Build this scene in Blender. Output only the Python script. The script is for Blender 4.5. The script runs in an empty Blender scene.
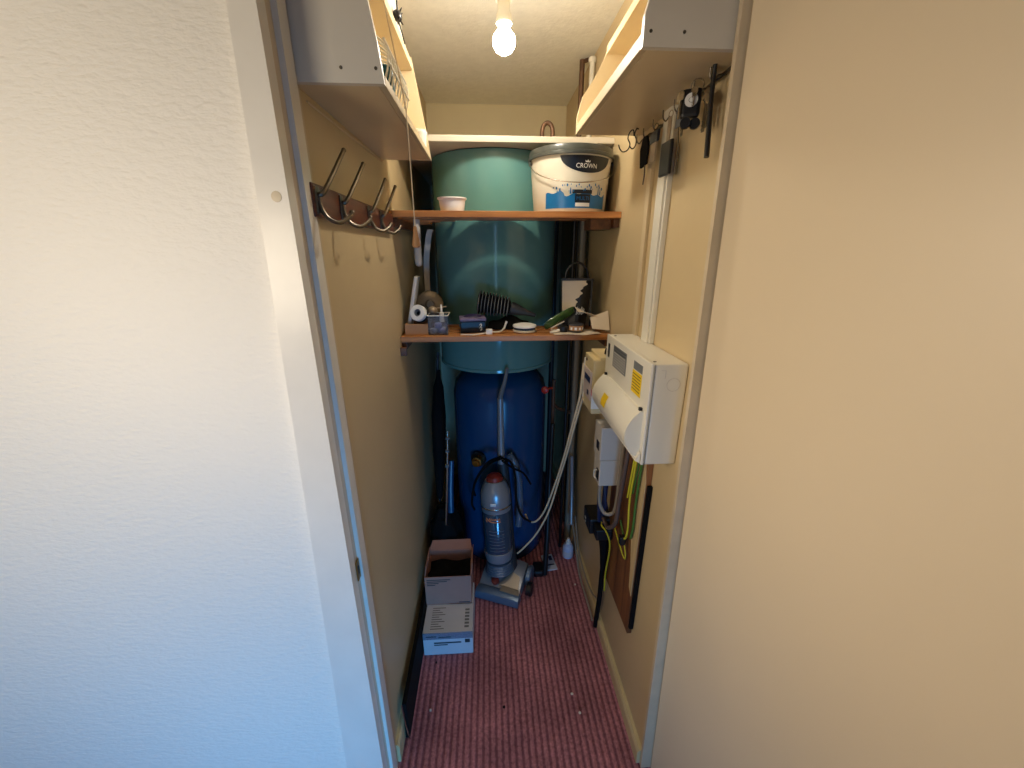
import bpy, bmesh, math, random
from mathutils import Vector, Matrix, Quaternion
random.seed(7)
S = bpy.context.scene
COL = S.collection
rad = math.radians

# ---------------------------------------------------------------- camera, world, exposure
cd = bpy.data.cameras.new('camera'); cam = bpy.data.objects.new('camera', cd); COL.objects.link(cam)
cam.location = (0, 0, 1.57); cam.rotation_euler = (rad(71.5), 0, rad(-3.4))
cd.sensor_width = 36; cd.lens = 396 / 1024 * 36; cd.clip_start = 0.02
S.camera = cam
w = bpy.data.worlds.new('world'); S.world = w; w.use_nodes = True
w.node_tree.nodes['Background'].inputs[0].default_value = (0.80, 0.88, 1.0, 1)
w.node_tree.nodes['Background'].inputs[1].default_value = 0.03
S.view_settings.view_transform = 'Standard'; S.view_settings.look = 'None'
S.view_settings.gamma = 1; S.view_settings.use_curve_mapping = False
S.view_settings.exposure = 0.0
S.cycles.max_bounces = 8; S.cycles.diffuse_bounces = 5; S.cycles.glossy_bounces = 4

def area(name, loc, target, size, energy, color, sy=None):
    l = bpy.data.lights.new(name, 'AREA'); l.energy = energy; l.color = color
    l.shape = 'RECTANGLE'; l.size = size; l.size_y = sy or size
    o = bpy.data.objects.new(name, l); COL.objects.link(o); o.location = loc
    o.rotation_euler = (Vector(target) - Vector(loc)).to_track_quat('-Z', 'Y').to_euler()
    return o
# hall window daylight and warm hall lamp, plus two added fills for wall and door
o = area('low_blue_fill_light', (0.20, -1.05, 0.35), (-0.80, 0.75, 0.20), 0.40, 10, (0.10, 0.45, 1.0), 0.6); o.data.spread = rad(95)  # added low blue fill, aimed to tint the foot of the hall wall
area('hall_tall_window_light', (-0.05, -2.6, 1.35), (0.0, 1.0, 1.1), 0.20, 2.8, (0.30, 0.60, 1.0), 1.5)
area('hall_lamp_light', (-0.85, -0.2, 1.50), (-0.85, 0.75, 1.50), 0.4, 7.2, (1.0, 0.84, 0.61), 0.4)
o = area('door_fill_light', (-1.5, 0.1, 1.6), (0.55, 0.45, 1.2), 0.4, 2.1, (1.0, 0.84, 0.66), 0.4); o.data.spread = rad(60)  # added narrow warm fill to brighten the open door leaf

# ---------------------------------------------------------------- materials
def lin(c):
    return tuple(((x / 255) / 12.92 if x / 255 <= 0.04045 else ((x / 255 + 0.055) / 1.055) ** 2.4) for x in c)
def mat(name, rgb, rough=0.6, metal=0, var=0.0, vscale=8, bump=0, bscale=60, emit=None, alpha=None, trans=0, coat=0, stretch=(1, 1, 1), spec=None):
    m = bpy.data.materials.new(name); m.use_nodes = True
    nt = m.node_tree; N = nt.nodes; L = nt.links; b = N['Principled BSDF']
    c = lin(rgb); b.inputs['Base Color'].default_value = (*c, 1)
    b.inputs['Roughness'].default_value = rough; b.inputs['Metallic'].default_value = metal
    if coat: b.inputs['Coat Weight'].default_value = coat; b.inputs['Coat Roughness'].default_value = 0.08
    if trans: b.inputs['Transmission Weight'].default_value = trans
    if spec is not None: b.inputs['Specular IOR Level'].default_value = spec
    if alpha is not None: b.inputs['Alpha'].default_value = alpha
    tc = N.new('ShaderNodeTexCoord'); mp = N.new('ShaderNodeMapping'); mp.inputs['Scale'].default_value = stretch
    g = N.new('ShaderNodeNewGeometry'); L.new(g.outputs['Position'], mp.inputs['Vector'])
    m['vec'] = 1
    if var:
        n = N.new('ShaderNodeTexNoise'); n.inputs['Scale'].default_value = vscale; n.inputs['Detail'].default_value = 5
        L.new(mp.outputs[0], n.inputs['Vector'])
        r = N.new('ShaderNodeValToRGB')
        r.color_ramp.elements[0].position = 0.3; r.color_ramp.elements[1].position = 0.7
        r.color_ramp.elements[0].color = (*[x * (1 - var) for x in c], 1)
        r.color_ramp.elements[1].color = (*[min(1, x * (1 + var * 0.5)) for x in c], 1)
        L.new(n.outputs['Fac'], r.inputs[0]); L.new(r.outputs[0], b.inputs['Base Color'])
    if bump:
        n2 = N.new('ShaderNodeTexNoise'); n2.inputs['Scale'].default_value = bscale; n2.inputs['Detail'].default_value = 3
        L.new(mp.outputs[0], n2.inputs['Vector'])
        bp = N.new('ShaderNodeBump'); bp.inputs['Strength'].default_value = bump; bp.inputs['Distance'].default_value = 0.004
        L.new(n2.outputs['Fac'], bp.inputs['Height']); L.new(bp.outputs[0], b.inputs['Normal'])
    if emit:
        b.inputs['Emission Color'].default_value = (*lin(emit[0]), 1); b.inputs['Emission Strength'].default_value = emit[1]
    return m

M = {}
M['closet'] = mat('closet_cream_paint', (204, 183, 142), 0.42, var=0.05, vscale=3, bump=0.12, bscale=35)
M['closet_low'] = M['closet']
M['back'] = mat('back_wall_paint', (226, 214, 178), 0.6, var=0.05, vscale=4, bump=0.15, bscale=40)
M['ceil'] = mat('textured_ceiling_paint', (240, 238, 226), 0.8, var=0.05, vscale=30, bump=0.55, bscale=70)
M['hallpaper'] = mat('embossed_wallpaper', (236, 230, 218), 0.6, bump=0.65, bscale=60, stretch=(1, 1, 2.3))
M['hallceil'] = mat('hall_ceiling_paint', (225, 222, 212), 0.8)
M['gloss'] = mat('cream_gloss_paint', (230, 224, 212), 0.28, var=0.04, vscale=12, bump=0.10, bscale=25)
M['jamb'] = mat('old_cream_gloss', (206, 190, 162), 0.35, var=0.10, vscale=14, bump=0.15, bscale=20)
M['door'] = mat('door_smooth_paint', (222, 204, 172), 0.38, var=0.03, vscale=2, bump=0.10, bscale=9)
M['shelf_paint'] = mat('shelf_cream_paint', (214, 196, 160), 0.35, var=0.05, vscale=7, bump=0.08, bscale=20)
M['shelf_panel'] = mat('shelf_white_paint', (214, 208, 196), 0.35, var=0.04, vscale=7, bump=0.06)
M['white'] = mat('white_plastic', (226, 222, 208), 0.35)
M['white2'] = mat('grey_white_plastic', (206, 200, 190), 0.4)
M['cream_pl'] = mat('cream_plastic', (214, 196, 150), 0.4, var=0.06, vscale=20)
M['skirt'] = mat('skirting_paint', (214, 196, 150), 0.4, var=0.10, vscale=12)
M['black'] = mat('black_plastic', (14, 14, 17), 0.4)
M['blackm'] = mat('black_matt', (9, 9, 11), 0.85, spec=0.2)
M['pinkish'] = mat('pinkish_print', (196, 182, 178), 0.4)
M['boardp'] = mat('cover_board_paint', (206, 196, 176), 0.6, var=0.06, vscale=6)
M['pipe_pale'] = mat('pale_pipe', (142, 136, 122), 0.5)
M['vac_red'] = mat('dull_red_plastic', (150, 52, 38), 0.35)
M['lip'] = mat('shelf_cream_dimmed', (200, 184, 150), 0.5)  # shelf cream darkened so the bulb's light does not blow out the edge
M['ridge_shine'] = mat('ridge_highlight', (160, 164, 162), 0.35)
M['darkgrey'] = mat('dark_grey', (45, 47, 52), 0.5)
M['steel'] = mat('steel', (190, 186, 178), 0.25, 1)
M['dull_steel'] = mat('dull_steel', (120, 112, 100), 0.4, 1)
M['brass'] = mat('brass', (170, 125, 60), 0.35, 1)
M['copper'] = mat('dull_copper', (110, 84, 66), 0.5, 0.6, var=0.2, vscale=20)
M['teal'] = mat('teal_tank_paint', (102, 152, 146), 0.11, var=0.05, vscale=4, stretch=(1, 1, 0.15))
M['blue'] = mat('blue_tank_paint', (22, 72, 116), 0.22, var=0.08, vscale=5)
M['bluepl'] = mat('blue_plastic', (26, 84, 170), 0.35)
M['cardw'] = mat('white_carton', (206, 208, 214), 0.6, var=0.05, vscale=15)
M['carton'] = mat('brown_carton', (178, 128, 110), 0.8, var=0.07, vscale=15)
M['carton_in'] = mat('carton_inside', (120, 92, 72), 0.85)
M['navy'] = mat('navy_print', (18, 26, 38), 0.35)
M['bprint'] = mat('blue_print', (14, 110, 172), 0.35, var=0.1, vscale=30)
M['wprint'] = mat('white_print', (236, 236, 232), 0.4)
M['tub'] = mat('tub_white', (222, 216, 198), 0.32)
M['lid'] = mat('lid_grey', (70, 74, 70), 0.3)
M['yellow'] = mat('yellow_label', (232, 196, 20), 0.5)
M['greyp'] = mat('grey_print', (110, 114, 116), 0.5)
M['dkline'] = mat('dark_print', (50, 52, 58), 0.6)
M['orange'] = mat('orange_print', (226, 140, 90), 0.4)
M['red'] = mat('red_plastic', (190, 50, 36), 0.35)
M['silver'] = mat('silver_plastic', (150, 154, 160), 0.3, 0.4)
M['silverblue'] = mat('silver_blue_plastic', (104, 124, 146), 0.3, 0.4)
M['clearblue'] = mat('tinted_clear_plastic', (52, 72, 92), 0.15, 0.1, coat=0.5)
M['champagne'] = mat('champagne_plastic', (170, 152, 128), 0.35, 0.3)
M['purple'] = mat('purple_box', (42, 34, 78), 0.45)
M['lilac'] = mat('lilac_lid', (120, 108, 140), 0.5, var=0.3, vscale=40)
M['green'] = mat('green_foil', (50, 84, 34), 0.25, coat=0.6, var=0.3, vscale=35)
M['kraft'] = mat('kraft_card', (176, 132, 92), 0.8)
M['paper'] = mat('paper', (214, 200, 178), 0.8)
M['clear'] = mat('clear_plastic', (215, 220, 232), 0.12, trans=0.9)
M['lav'] = mat('lavender_plastic', (170, 170, 215), 0.4)
M['wood_pull'] = mat('pull_wood', (176, 128, 84), 0.5)
M['cord'] = mat('cord_white', (216, 198, 166), 0.8)
M['gw'] = mat('earth_green', (64, 110, 40), 0.45)
M['yw'] = mat('earth_yellow', (200, 190, 40), 0.45)
M['greycable'] = mat('grey_cable', (150, 142, 130), 0.5)
M['browncable'] = mat('brown_grey_cable', (98, 80, 70), 0.5)
M['bluew'] = mat('blue_wire', (30, 44, 80), 0.5)
M['tealcloth'] = mat('teal_plastic', (10, 80, 92), 0.5)
M['dust'] = mat('debris_white', (220, 214, 200), 0.8)
M['packetm'] = mat('packet_white', (196, 200, 214), 0.6)
M['bottle'] = mat('bottle_frost', (186, 200, 232), 0.3)

def wood(name, a, b2, axis='X', rough=0.4, sc=1.0):
    m = bpy.data.materials.new(name); m.use_nodes = True; nt = m.node_tree; N = nt.nodes; L = nt.links; b = N['Principled BSDF']
    g = N.new('ShaderNodeNewGeometry'); mp = N.new('ShaderNodeMapping')
    mp.inputs['Scale'].default_value = {'X': (2, 30, 30), 'Y': (30, 2, 30), 'Z': (30, 30, 2)}[axis]
    L.new(g.outputs['Position'], mp.inputs['Vector'])
    n = N.new('ShaderNodeTexNoise'); n.inputs['Scale'].default_value = 1.6 * sc; n.inputs['Detail'].default_value = 6; n.inputs['Distortion'].default_value = 0.6
    L.new(mp.outputs[0], n.inputs['Vector'])
    r = N.new('ShaderNodeValToRGB'); r.color_ramp.elements[0].position = 0.3; r.color_ramp.elements[1].position = 0.72
    r.color_ramp.elements[0].color = (*lin(a), 1); r.color_ramp.elements[1].color = (*lin(b2), 1)
    L.new(n.outputs['Fac'], r.inputs[0]); L.new(r.outputs[0], b.inputs['Base Color']); b.inputs['Roughness'].default_value = rough
    return m
M['pine'] = wood('varnished_pine', (150, 92, 44), (204, 142, 84))
M['pineY'] = wood('varnished_pine_batten', (84, 52, 28), (120, 78, 44), 'Y')
M['mahog'] = wood('dark_wood_rail', (70, 34, 20), (112, 62, 38), 'Y', 0.3)
M['ply'] = wood('brown_board', (92, 56, 30), (152, 100, 56), 'Z', 0.5, 0.5)
M['plyedge'] = wood('board_edge', (176, 150, 104), (214, 190, 146), 'Z', 0.6)

def carpet():
    m = bpy.data.materials.new('ribbed_pink_carpet'); m.use_nodes = True; nt = m.node_tree; N = nt.nodes; L = nt.links; b = N['Principled BSDF']
    g = N.new('ShaderNodeNewGeometry')
    wv = N.new('ShaderNodeTexWave'); wv.wave_type = 'BANDS'; wv.bands_direction = 'X'; wv.inputs['Scale'].default_value = 14.4
    wv.inputs['Distortion'].default_value = 0.8; wv.inputs['Detail'].default_value = 2; wv.inputs['Detail Scale'].default_value = 6
    L.new(g.outputs['Position'], wv.inputs['Vector'])
    r = N.new('ShaderNodeValToRGB'); r.color_ramp.elements[0].position = 0.12; r.color_ramp.elements[1].position = 0.62
    r.color_ramp.elements[0].color = (*lin((146, 94, 102)), 1); r.color_ramp.elements[1].color = (*lin((196, 132, 138)), 1)
    L.new(wv.outputs['Fac'], r.inputs[0])
    n = N.new('ShaderNodeTexNoise'); n.inputs['Scale'].default_value = 90; n.inputs['Detail'].default_value = 4; n.inputs['Roughness'].default_value = 0.8
    L.new(g.outputs['Position'], n.inputs['Vector'])
    n2 = N.new('ShaderNodeTexNoise'); n2.inputs['Scale'].default_value = 5; n2.inputs['Detail'].default_value = 5
    L.new(g.outputs['Position'], n2.inputs['Vector'])
    mr = N.new('ShaderNodeMapRange'); mr.inputs[1].default_value = 0.3; mr.inputs[2].default_value = 0.7; mr.inputs[3].default_value = 0.50; mr.inputs[4].default_value = 1.28
    L.new(n.outputs['Fac'], mr.inputs[0])
    mr2 = N.new('ShaderNodeMapRange'); mr2.inputs[1].default_value = 0.35; mr2.inputs[2].default_value = 0.65; mr2.inputs[3].default_value = 0.74; mr2.inputs[4].default_value = 1.12
    L.new(n2.outputs['Fac'], mr2.inputs[0])
    mm = N.new('ShaderNodeMath'); mm.operation = 'MULTIPLY'; L.new(mr.outputs[0], mm.inputs[0]); L.new(mr2.outputs[0], mm.inputs[1])
    vm = N.new('ShaderNodeVectorMath'); vm.operation = 'SCALE'; L.new(r.outputs[0], vm.inputs[0]); L.new(mm.outputs[0], vm.inputs['Scale'])
    L.new(vm.outputs[0], b.inputs['Base Color'])
    b.inputs['Roughness'].default_value = 0.95; b.inputs['Specular IOR Level'].default_value = 0.1
    ad = N.new('ShaderNodeMath'); ad.operation = 'ADD'; L.new(wv.outputs['Fac'], ad.inputs[0]); L.new(n.outputs['Fac'], ad.inputs[1])
    bp = N.new('ShaderNodeBump'); bp.inputs['Strength'].default_value = 0.7; bp.inputs['Distance'].default_value = 0.005
    L.new(ad.outputs[0], bp.inputs['Height']); L.new(bp.outputs[0], b.inputs['Normal'])
    return m
M['carpet'] = carpet()

# ---------------------------------------------------------------- mesh helpers (world coordinates; build() re-bases on parent)
WL = {}
def smooth_path(pts, n=8):
    P = [Vector(p) for p in pts]
    if len(P) < 3: return P
    out = []
    Q = [P[0] * 2 - P[1]] + P + [P[-1] * 2 - P[-2]]
    for i in range(1, len(Q) - 2):
        p0, p1, p2, p3 = Q[i - 1:i + 3]
        for k in range(n):
            t = k / n
            out.append(0.5 * ((2 * p1) + (p2 - p0) * t + (2 * p0 - 5 * p1 + 4 * p2 - p3) * t * t + (3 * p1 - p0 - 3 * p2 + p3) * t ** 3))
    out.append(P[-1]); return out

class B:
    def __init__(s): s.bm = bmesh.new(); s.sm = False
    def box(s, a, b, bev=0, rot=None, piv=None):
        a, b = Vector(a), Vector(b); c = (a + b) / 2; d = b - a
        r = bmesh.ops.create_cube(s.bm, size=1)
        vs = r['verts']
        for v in vs: v.co = Vector((v.co.x * d.x, v.co.y * d.y, v.co.z * d.z)) + c
        if bev:
            es = list({e for v in vs for e in v.link_edges})
            rr = bmesh.ops.bevel(s.bm, geom=es, offset=min(bev, min(abs(d.x), abs(d.y), abs(d.z)) * .45), segments=2, affect='EDGES', profile=.6)
            vs = list({v for f in rr['faces'] for v in f.verts} | {v for v in vs if v.is_valid})
        if rot is not None:
            p = Vector(piv) if piv is not None else c
            for v in vs: v.co = rot @ (v.co - p) + p
        return s
    def ring(s, rings, close=True, caps=True):
        R = [[s.bm.verts.new(p) for p in r] for r in rings]
        n = len(R[0])
        for i in range(len(R) - 1):
            for k in range(n if close else n - 1):
                try: s.bm.faces.new((R[i][k], R[i][(k + 1) % n], R[i + 1][(k + 1) % n], R[i + 1][k]))
                except ValueError: pass
        if caps and close:
            s.bm.faces.new(list(reversed(R[0]))); s.bm.faces.new(R[-1])
        return s
    def tube(s, pts, r, seg=8, smooth=6, caps=True):
        P = smooth_path(pts, smooth) if smooth and len(pts) > 2 else [Vector(p) for p in pts]
        P = [p for i, p in enumerate(P) if i == 0 or (p - P[i - 1]).length > 1e-6]
        n = len(P); T = [(P[min(i + 1, n - 1)] - P[max(i - 1, 0)]).normalized() for i in range(n)]
        u = T[0].orthogonal().normalized(); rings = []
        for i in range(n):
            if i: u = T[i - 1].rotation_difference(T[i]) @ u
            u = (u - T[i] * u.dot(T[i])).normalized(); v = T[i].cross(u)
            rr = r if not callable(r) else r(i / (n - 1))
            if isinstance(r, (list, tuple)): rr = r[0] + (r[1] - r[0]) * i / (n - 1)
            rings.append([P[i] + (u * math.cos(2 * math.pi * k / seg) + v * math.sin(2 * math.pi * k / seg)) * rr for k in range(seg)])
        s.ring(rings, True, caps); s.sm = True; return s
    def lathe(s, prof, c=(0, 0, 0), seg=32, axis=(0, 0, 1), caps=True):
        ax = Vector(axis).normalized(); q = Vector((0, 0, 1)).rotation_difference(ax); c = Vector(c)
        s.ring([[q @ Vector((r * math.cos(2 * math.pi * k / seg), r * math.sin(2 * math.pi * k / seg), z)) + c for k in range(seg)] for r, z in prof], True, caps)
        s.sm = True; return s
    def prism(s, poly, d, bev=0):          # planar polygon (3-D points) pushed along d
        d = Vector(d); P = [Vector(p) for p in poly]
        s.ring([P, [p + d for p in P]]); return s
    def ball(s, c, r, sx=1, sy=1, sz=1, seg=16, rot=None):
        rr = bmesh.ops.create_uvsphere(s.bm, u_segments=seg, v_segments=max(8, seg // 2), radius=r)
        for v in rr['verts']:
            q = Vector((v.co.x * sx, v.co.y * sy, v.co.z * sz))
            if rot is not None: q = rot @ q
            v.co = q + Vector(c)
        s.sm = True; return s
    def grid(s, fn, nu, nv, thick=0.0):    # open sheet from fn(i/nu, j/nv)
        V = [[s.bm.verts.new(fn(i / nu, j / nv)) for j in range(nv + 1)] for i in range(nu + 1)]
        for i in range(nu):
            for j in range(nv): s.bm.faces.new((V[i][j], V[i + 1][j], V[i + 1][j + 1], V[i][j + 1]))
        if thick: s.thick = thick
        s.sm = True; return s
    def build(s, name, m, parent=None, smooth=None):
        bmesh.ops.remove_doubles(s.bm, verts=s.bm.verts, dist=1e-6)
        if getattr(s, 'thick', 0): bmesh.ops.solidify(s.bm, geom=s.bm.faces[:], thickness=s.thick)
        bmesh.ops.recalc_face_normals(s.bm, faces=s.bm.faces)
        vs = [v.co for v in s.bm.verts]
        lo = Vector([min(v[i] for v in vs) for i in range(3)]); hi = Vector([max(v[i] for v in vs) for i in range(3)])
        if parent is None: org = Vector(((lo.x + hi.x) / 2, (lo.y + hi.y) / 2, lo.z))
        else: org = Vector(WL[parent.name])
        if parent is not None: base = org
        else: base = org
        me = bpy.data.meshes.new(name)
        for v in s.bm.verts: v.co -= base
        s.bm.to_mesh(me); s.bm.free()
        for mm in (m if isinstance(m, (list, tuple)) else [m]): me.materials.append(M[mm] if isinstance(mm, str) else mm)
        if (s.sm if smooth is None else smooth):
            for p in me.polygons: p.use_smooth = True
            try: me.set_sharp_from_angle(angle=rad(38))
            except Exception: pass
        o = bpy.data.objects.new(name, me); COL.objects.link(o)
        if parent is None: o.location = org
        else: o.parent = parent
        WL[o.name] = tuple(base)
        return o

def thing(name, label, cat, loc, group=None):
    o = bpy.data.objects.new(name, None); COL.objects.link(o); o.location = loc; o.empty_display_size = 0.03
    WL[o.name] = tuple(loc); return tag(o, label, cat, group)
def tag(o, label, cat, group=None, kind=None):
    if label: o['label'] = label
    if cat: o['category'] = cat
    if group: o['group'] = group
    if kind: o['kind'] = kind
    return o
def struct(o): o['kind'] = 'structure'; return o
def lab(o, l): o['label'] = l; return o
def copy_tree(o, d, label=None, parent=None):
    c = o.copy(); COL.objects.link(c)
    if parent is None: c.location = o.location + Vector(d); WL[c.name] = tuple(Vector(WL[o.name]) + Vector(d))
    else: c.parent = parent
    if label: c['label'] = label
    for ch in list(o.children): copy_tree(ch, d, None, c)
    return c

XL, XR, YB, ZC = -0.325, 0.465, 2.60, 2.35
# ---------------------------------------------------------------- the setting
struct(B().box((-1.7, -2.9, -0.05), (1.7, YB + .05, 0)).build('floor', 'carpet'))
struct(B().box((XL - .05, 0.8, ZC), (XR + .05, YB + .05, ZC + .05)).build('ceiling', 'ceil'))
struct(B().box((-1.7, -2.9, ZC + .001), (1.7, 0.79, ZC + .05)).build('ceiling_hall', 'hallceil'))
struct(B().box((XL - .06, 0.845, 0), (XL, YB, ZC)).build('wall_left', 'closet'))
struct(B().box((XR, 0.80, 0), (XR + .06, YB, ZC)).build('wall_right', 'closet'))
struct(B().box((XL - .06, YB, 0), (XR + .06, YB + .06, ZC)).build('wall_back', 'back'))
struct(B().box((-1.7, 0.757, 0), (XL - .03, 0.85, ZC)).build('wall_front', 'hallpaper'))
struct(B().box((XR + .061, 0.80, 0), (1.7, 0.85, ZC)).build('wall_hall', 'hallpaper'))
struct(B().box((XL - .03, 0.757, 2.02), (XR + .03, 0.85, ZC)).build('wall_header', 'hallpaper'))
# hall shell behind the photographer (light bounces in it)
struct(B().box((-1.76, -2.9, 0), (-1.7, 0.757, ZC)).build('wall_hall_side', 'hallpaper'))
# architrave and frame, a little out of plumb as in the old house
b = B(); b.prism([(-0.318, .732, 0), (-0.423, .732, 0), (-0.362, .732, 2.02), (-0.324, .732, 2.02)], (0, .028, 0)); struct(b.build('trim_1', 'gloss'))
b = B(); b.prism([(-0.318, .76, 0), (-0.36, .76, 0), (-0.36, .76, 2.02), (-0.324, .76, 2.02)], (0, .085, 0)); struct(b.build('trim_2', 'jamb'))
b = B(); b.prism([(-0.309, .778, 0), (-0.34, .778, 0), (-0.34, .778, 2.02), (-0.314, .778, 2.02)], (0, .034, 0)); struct(b.build('trim_3', 'gloss'))
b = B(); b.prism([(0.4600, .788, 0), (0.50, .788, 0), (0.50, .788, 2.02), (0.4245, .788, 2.02)], (0, .0115, 0)); struct(b.build('trim_4', 'jamb'))
b = B(); b.box((XL - .03, .745, 2.0), (XR + .03, .845, 2.03)); struct(b.build('trim_5', 'jamb'))
# open door leaf, hinged on the right jamb and swung toward the photographer
ang = rad(16)
dv = Vector((math.sin(ang), -math.cos(ang), 0)); nv = Vector((dv.y, -dv.x, 0))
h0 = Vector((0.491, 0.784, 0)); h1 = Vector((0.4390, 0.784, 2.0))
b = B(); W = 0.74; T = Vector((math.cos(ang), math.sin(ang), 0)) * .036
b.ring([[h0 + T * 0, h0 + dv * W, h0 + dv * W + T, h0 + T], [h1 + T * 0, h1 + dv * W, h1 + dv * W + T, h1 + T]])
struct(b.build('door_1', 'door'))
# skirtings
b = B(); b.prism([(XL, .85, 0), (XL + .016, .85, 0), (XL + .016, .85, .068), (XL + .010, .85, .08), (XL, .85, .08)], (0, YB - .85, 0)); struct(b.build('baseboard_left', 'skirt'))
b = B(); b.prism([(XR, .801, 0), (XR - .016, .801, 0), (XR - .016, .801, .05), (XR - .010, .801, .062), (XR, .801, .062)], (0, YB - .801, 0)); struct(b.build('baseboard_right', 'skirt'))
b = B(); b.box((XL - .004, .85, 1.835), (XL + .003, 1.42, 1.843)); 
b.bm.free()
#@@MAIN

# ---------------------------------------------------------------- pendant bulb
BX, BY, BZ = 0.056, 1.30, 2.115
t = thing('pendant_light', 'bare glowing bulb hanging from the ceiling in a white lampholder', 'ceiling light', (BX, BY, ZC - .001))
b = B(); b.lathe([(.012, ZC - .03), (.038, ZC - .026), (.042, ZC - .004), (.042, ZC)], (BX, BY, 0)); b.build('ceiling_rose', 'white', t)
b = B(); b.tube([(BX, BY, ZC - .02), (BX, BY, BZ + .09)], .0035); b.build('flex', 'cord', t)
b = B(); b.lathe([(.006, .105), (.012, .10), (.020, .085), (.021, .078), (.016, .074), (.017, .052), (.0205, .047), (.0205, .028), (.012, .026)], (BX, BY, BZ)); b.build('lampholder', 'white', t)
b = B(); b.lathe([(.0115, .028), (.012, .022), (.018, .014), (.028, .002), (.0305, -.008), (.029, -.02), (.021, -.032), (.010, -.038), (.002, -.0395)], (BX, BY, BZ), seg=24)
M['bulb'] = mat('lit_bulb', (255, 236, 200), emit=((255, 243, 224), 240))
b.build('bulb', 'bulb', t)

# ---------------------------------------------------------------- wall shelf units
def interp(prof, z):
    for (x0, z0), (x1, z1) in zip(prof, prof[1:]):
        if z0 <= z <= z1: return x0 + (x1 - x0) * (z - z0) / (z1 - z0)
def shelf_unit(name, side, xw, prof, y0, y1, z0, zu, xu, label, lh=.016):
    t = thing(name, label, 'shelf', (xw, (y0 + y1) / 2, z0))
    xo = prof[0][0]; s = side
    b = B(); xi = xo - s * .0121; b.box((min(xw, xi), y0 + .012, z0), (max(xw, xi), y1 - .012, z0 + min(lh, .022) - .001), .0015); b.build('bottom_shelf', 'shelf_paint', t)
    b = B(); b.box((min(xo, xo - s * .012), y0 + .012, z0 + .0005), (max(xo, xo - s * .012), y1 - .012, z0 + lh), .0015); b.build('front_lip', 'lip', t)
    for nm, ya, mt in (('end_panel', y0, 'shelf_panel'), ('end_panel', y1 - .012, 'shelf_paint')):
        poly = [(xw, ya, z0)] + [(x, ya, z) for x, z in prof] + [(xw, ya, prof[-1][1])]
        b = B(); b.prism(poly, (0, .012, 0))
        if ya == y0:
            pass
        p = b.build(nm, mt, t)
        if ya == y0:
            for k, sx in enumerate(((.012), (.07))):
                x = xo - s * sx; q = B(); q.lathe([(.0001, 0), (.0028, 0), (.0028, .0006), (.0001, .0008)], (x, y0, z0 + .022), 12, (0, -1, 0)); q.build('screw', 'dull_steel', p)
    b = B(); b.box((min(xw, xu), y0 + .012, zu), (max(xw, xu), y1 - .012, zu + .02), .0015); b.build('upper_shelf', 'shelf_paint', t)
    b = B(); b.box((min(xw, xw - s * -.006), y0 + .012, z0 + lh), (max(xw, xw + s * .006), y1 - .012, prof[-1][1] - .02)); b.build('back_board', 'shelf_paint', t)
    return t
shelf_unit('wall_shelf', 1, XL, [(-.171, 1.843), (-.177, 1.90), (-.192, 1.99), (-.212, 2.11)], .82, 1.425, 1.843, 2.075, -.209,
           'cream painted open shelf unit high on the left wall, bluish white end panel')
shelf_unit('wall_shelf', -1, XR, [(.270, 1.90), (.270, 1.945), (.284, 1.995), (.316, 2.04), (.340, 2.085), (.353, 2.12)], .805, 1.342, 1.90, 2.095, .345,
           'cream painted open shelf unit high on the right wall above the hanging keys', .024)

# things on the left unit
t = thing('wire_basket', 'white wire rack lying on the lower board of the left shelf unit', 'basket', (-.215, .97, 1.86))
b = B()
for k in range(9):
    y = .885 + k * .024
    b.tube([(-.185, y, 1.8615), (-.176, y + .008, 1.90), (-.180, y + .016, 1.930), (-.215, y + .02, 1.952), (-.26, y + .012, 1.93), (-.278, y, 1.8615)], .0020, 6, 4)
b.build('wires', 'white', t)
b = B()
for (x, z) in ((-.185, 1.864), (-.174, 1.90), (-.178, 1.932), (-.215, 1.955), (-.278, 1.864)):
    b.tube([(x, .88, z), (x, 1.085, z)], .0022, 6, 0)
b.build('rails', 'white', t)
b = B(); b.lathe([(.001, 0), (.019, .001), (.021, .006), (.0205, .05), (.014, .055), (.001, .056)], (-.199, .950, 1.8605), 20)
tag(b.build('teal_pot', 'tealcloth'), 'small teal plastic pot standing inside the white wire rack', 'pot')
t = thing('plastic_tub', 'little white rimmed tub on the far end of the left shelf unit', 'tub', (-.19, 1.375, 1.866))
b = B(); b.lathe([(.018, 1.860), (.0215, 1.903), (.0235, 1.906), (.0235, 1.910), (.0205, 1.910), (.017, 1.870)], (-.197, 1.382, 0), 24); b.build('tub_body', 'wprint', t)
b = B(); b.lathe([(.0195, 1.9105), (.021, 1.911), (.0215, 1.914), (.019, 1.9155), (.001, 1.9155)], (-.197, 1.382, 0), 24); b.build('tub_rim', 'white', t)
b = B(); b.prism([(-.214, .95, 2.0955), (-.214, 1.37, 2.0955), (-.214, 1.24, 2.157), (-.214, .95, 2.30)], (-.05, 0, 0)); tag(b.build('white_carton', 'white'), 'white tapering carton on the upper board of the left shelf unit', 'box')
t = thing('black_clip', 'black spiky clip with a lead hanging at the edge of the upper left shelf', 'clip', (-.207, 1.16, 2.076))
b = B()
b.ball((-.205, 1.20, 2.108), .011, 1.0, 1.5, 1.0)
for a in range(9):
    v = Vector((math.cos(a * 2.4) * .4 + .3, math.sin(a * 1.7), math.cos(a * 1.1))).normalized()
    b.tube([Vector((-.205, 1.20, 2.108)), Vector((-.205, 1.20, 2.108)) + v * .02], (.004, .001), 6, 0)
b.build('clip_body', 'black', t)
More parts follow.
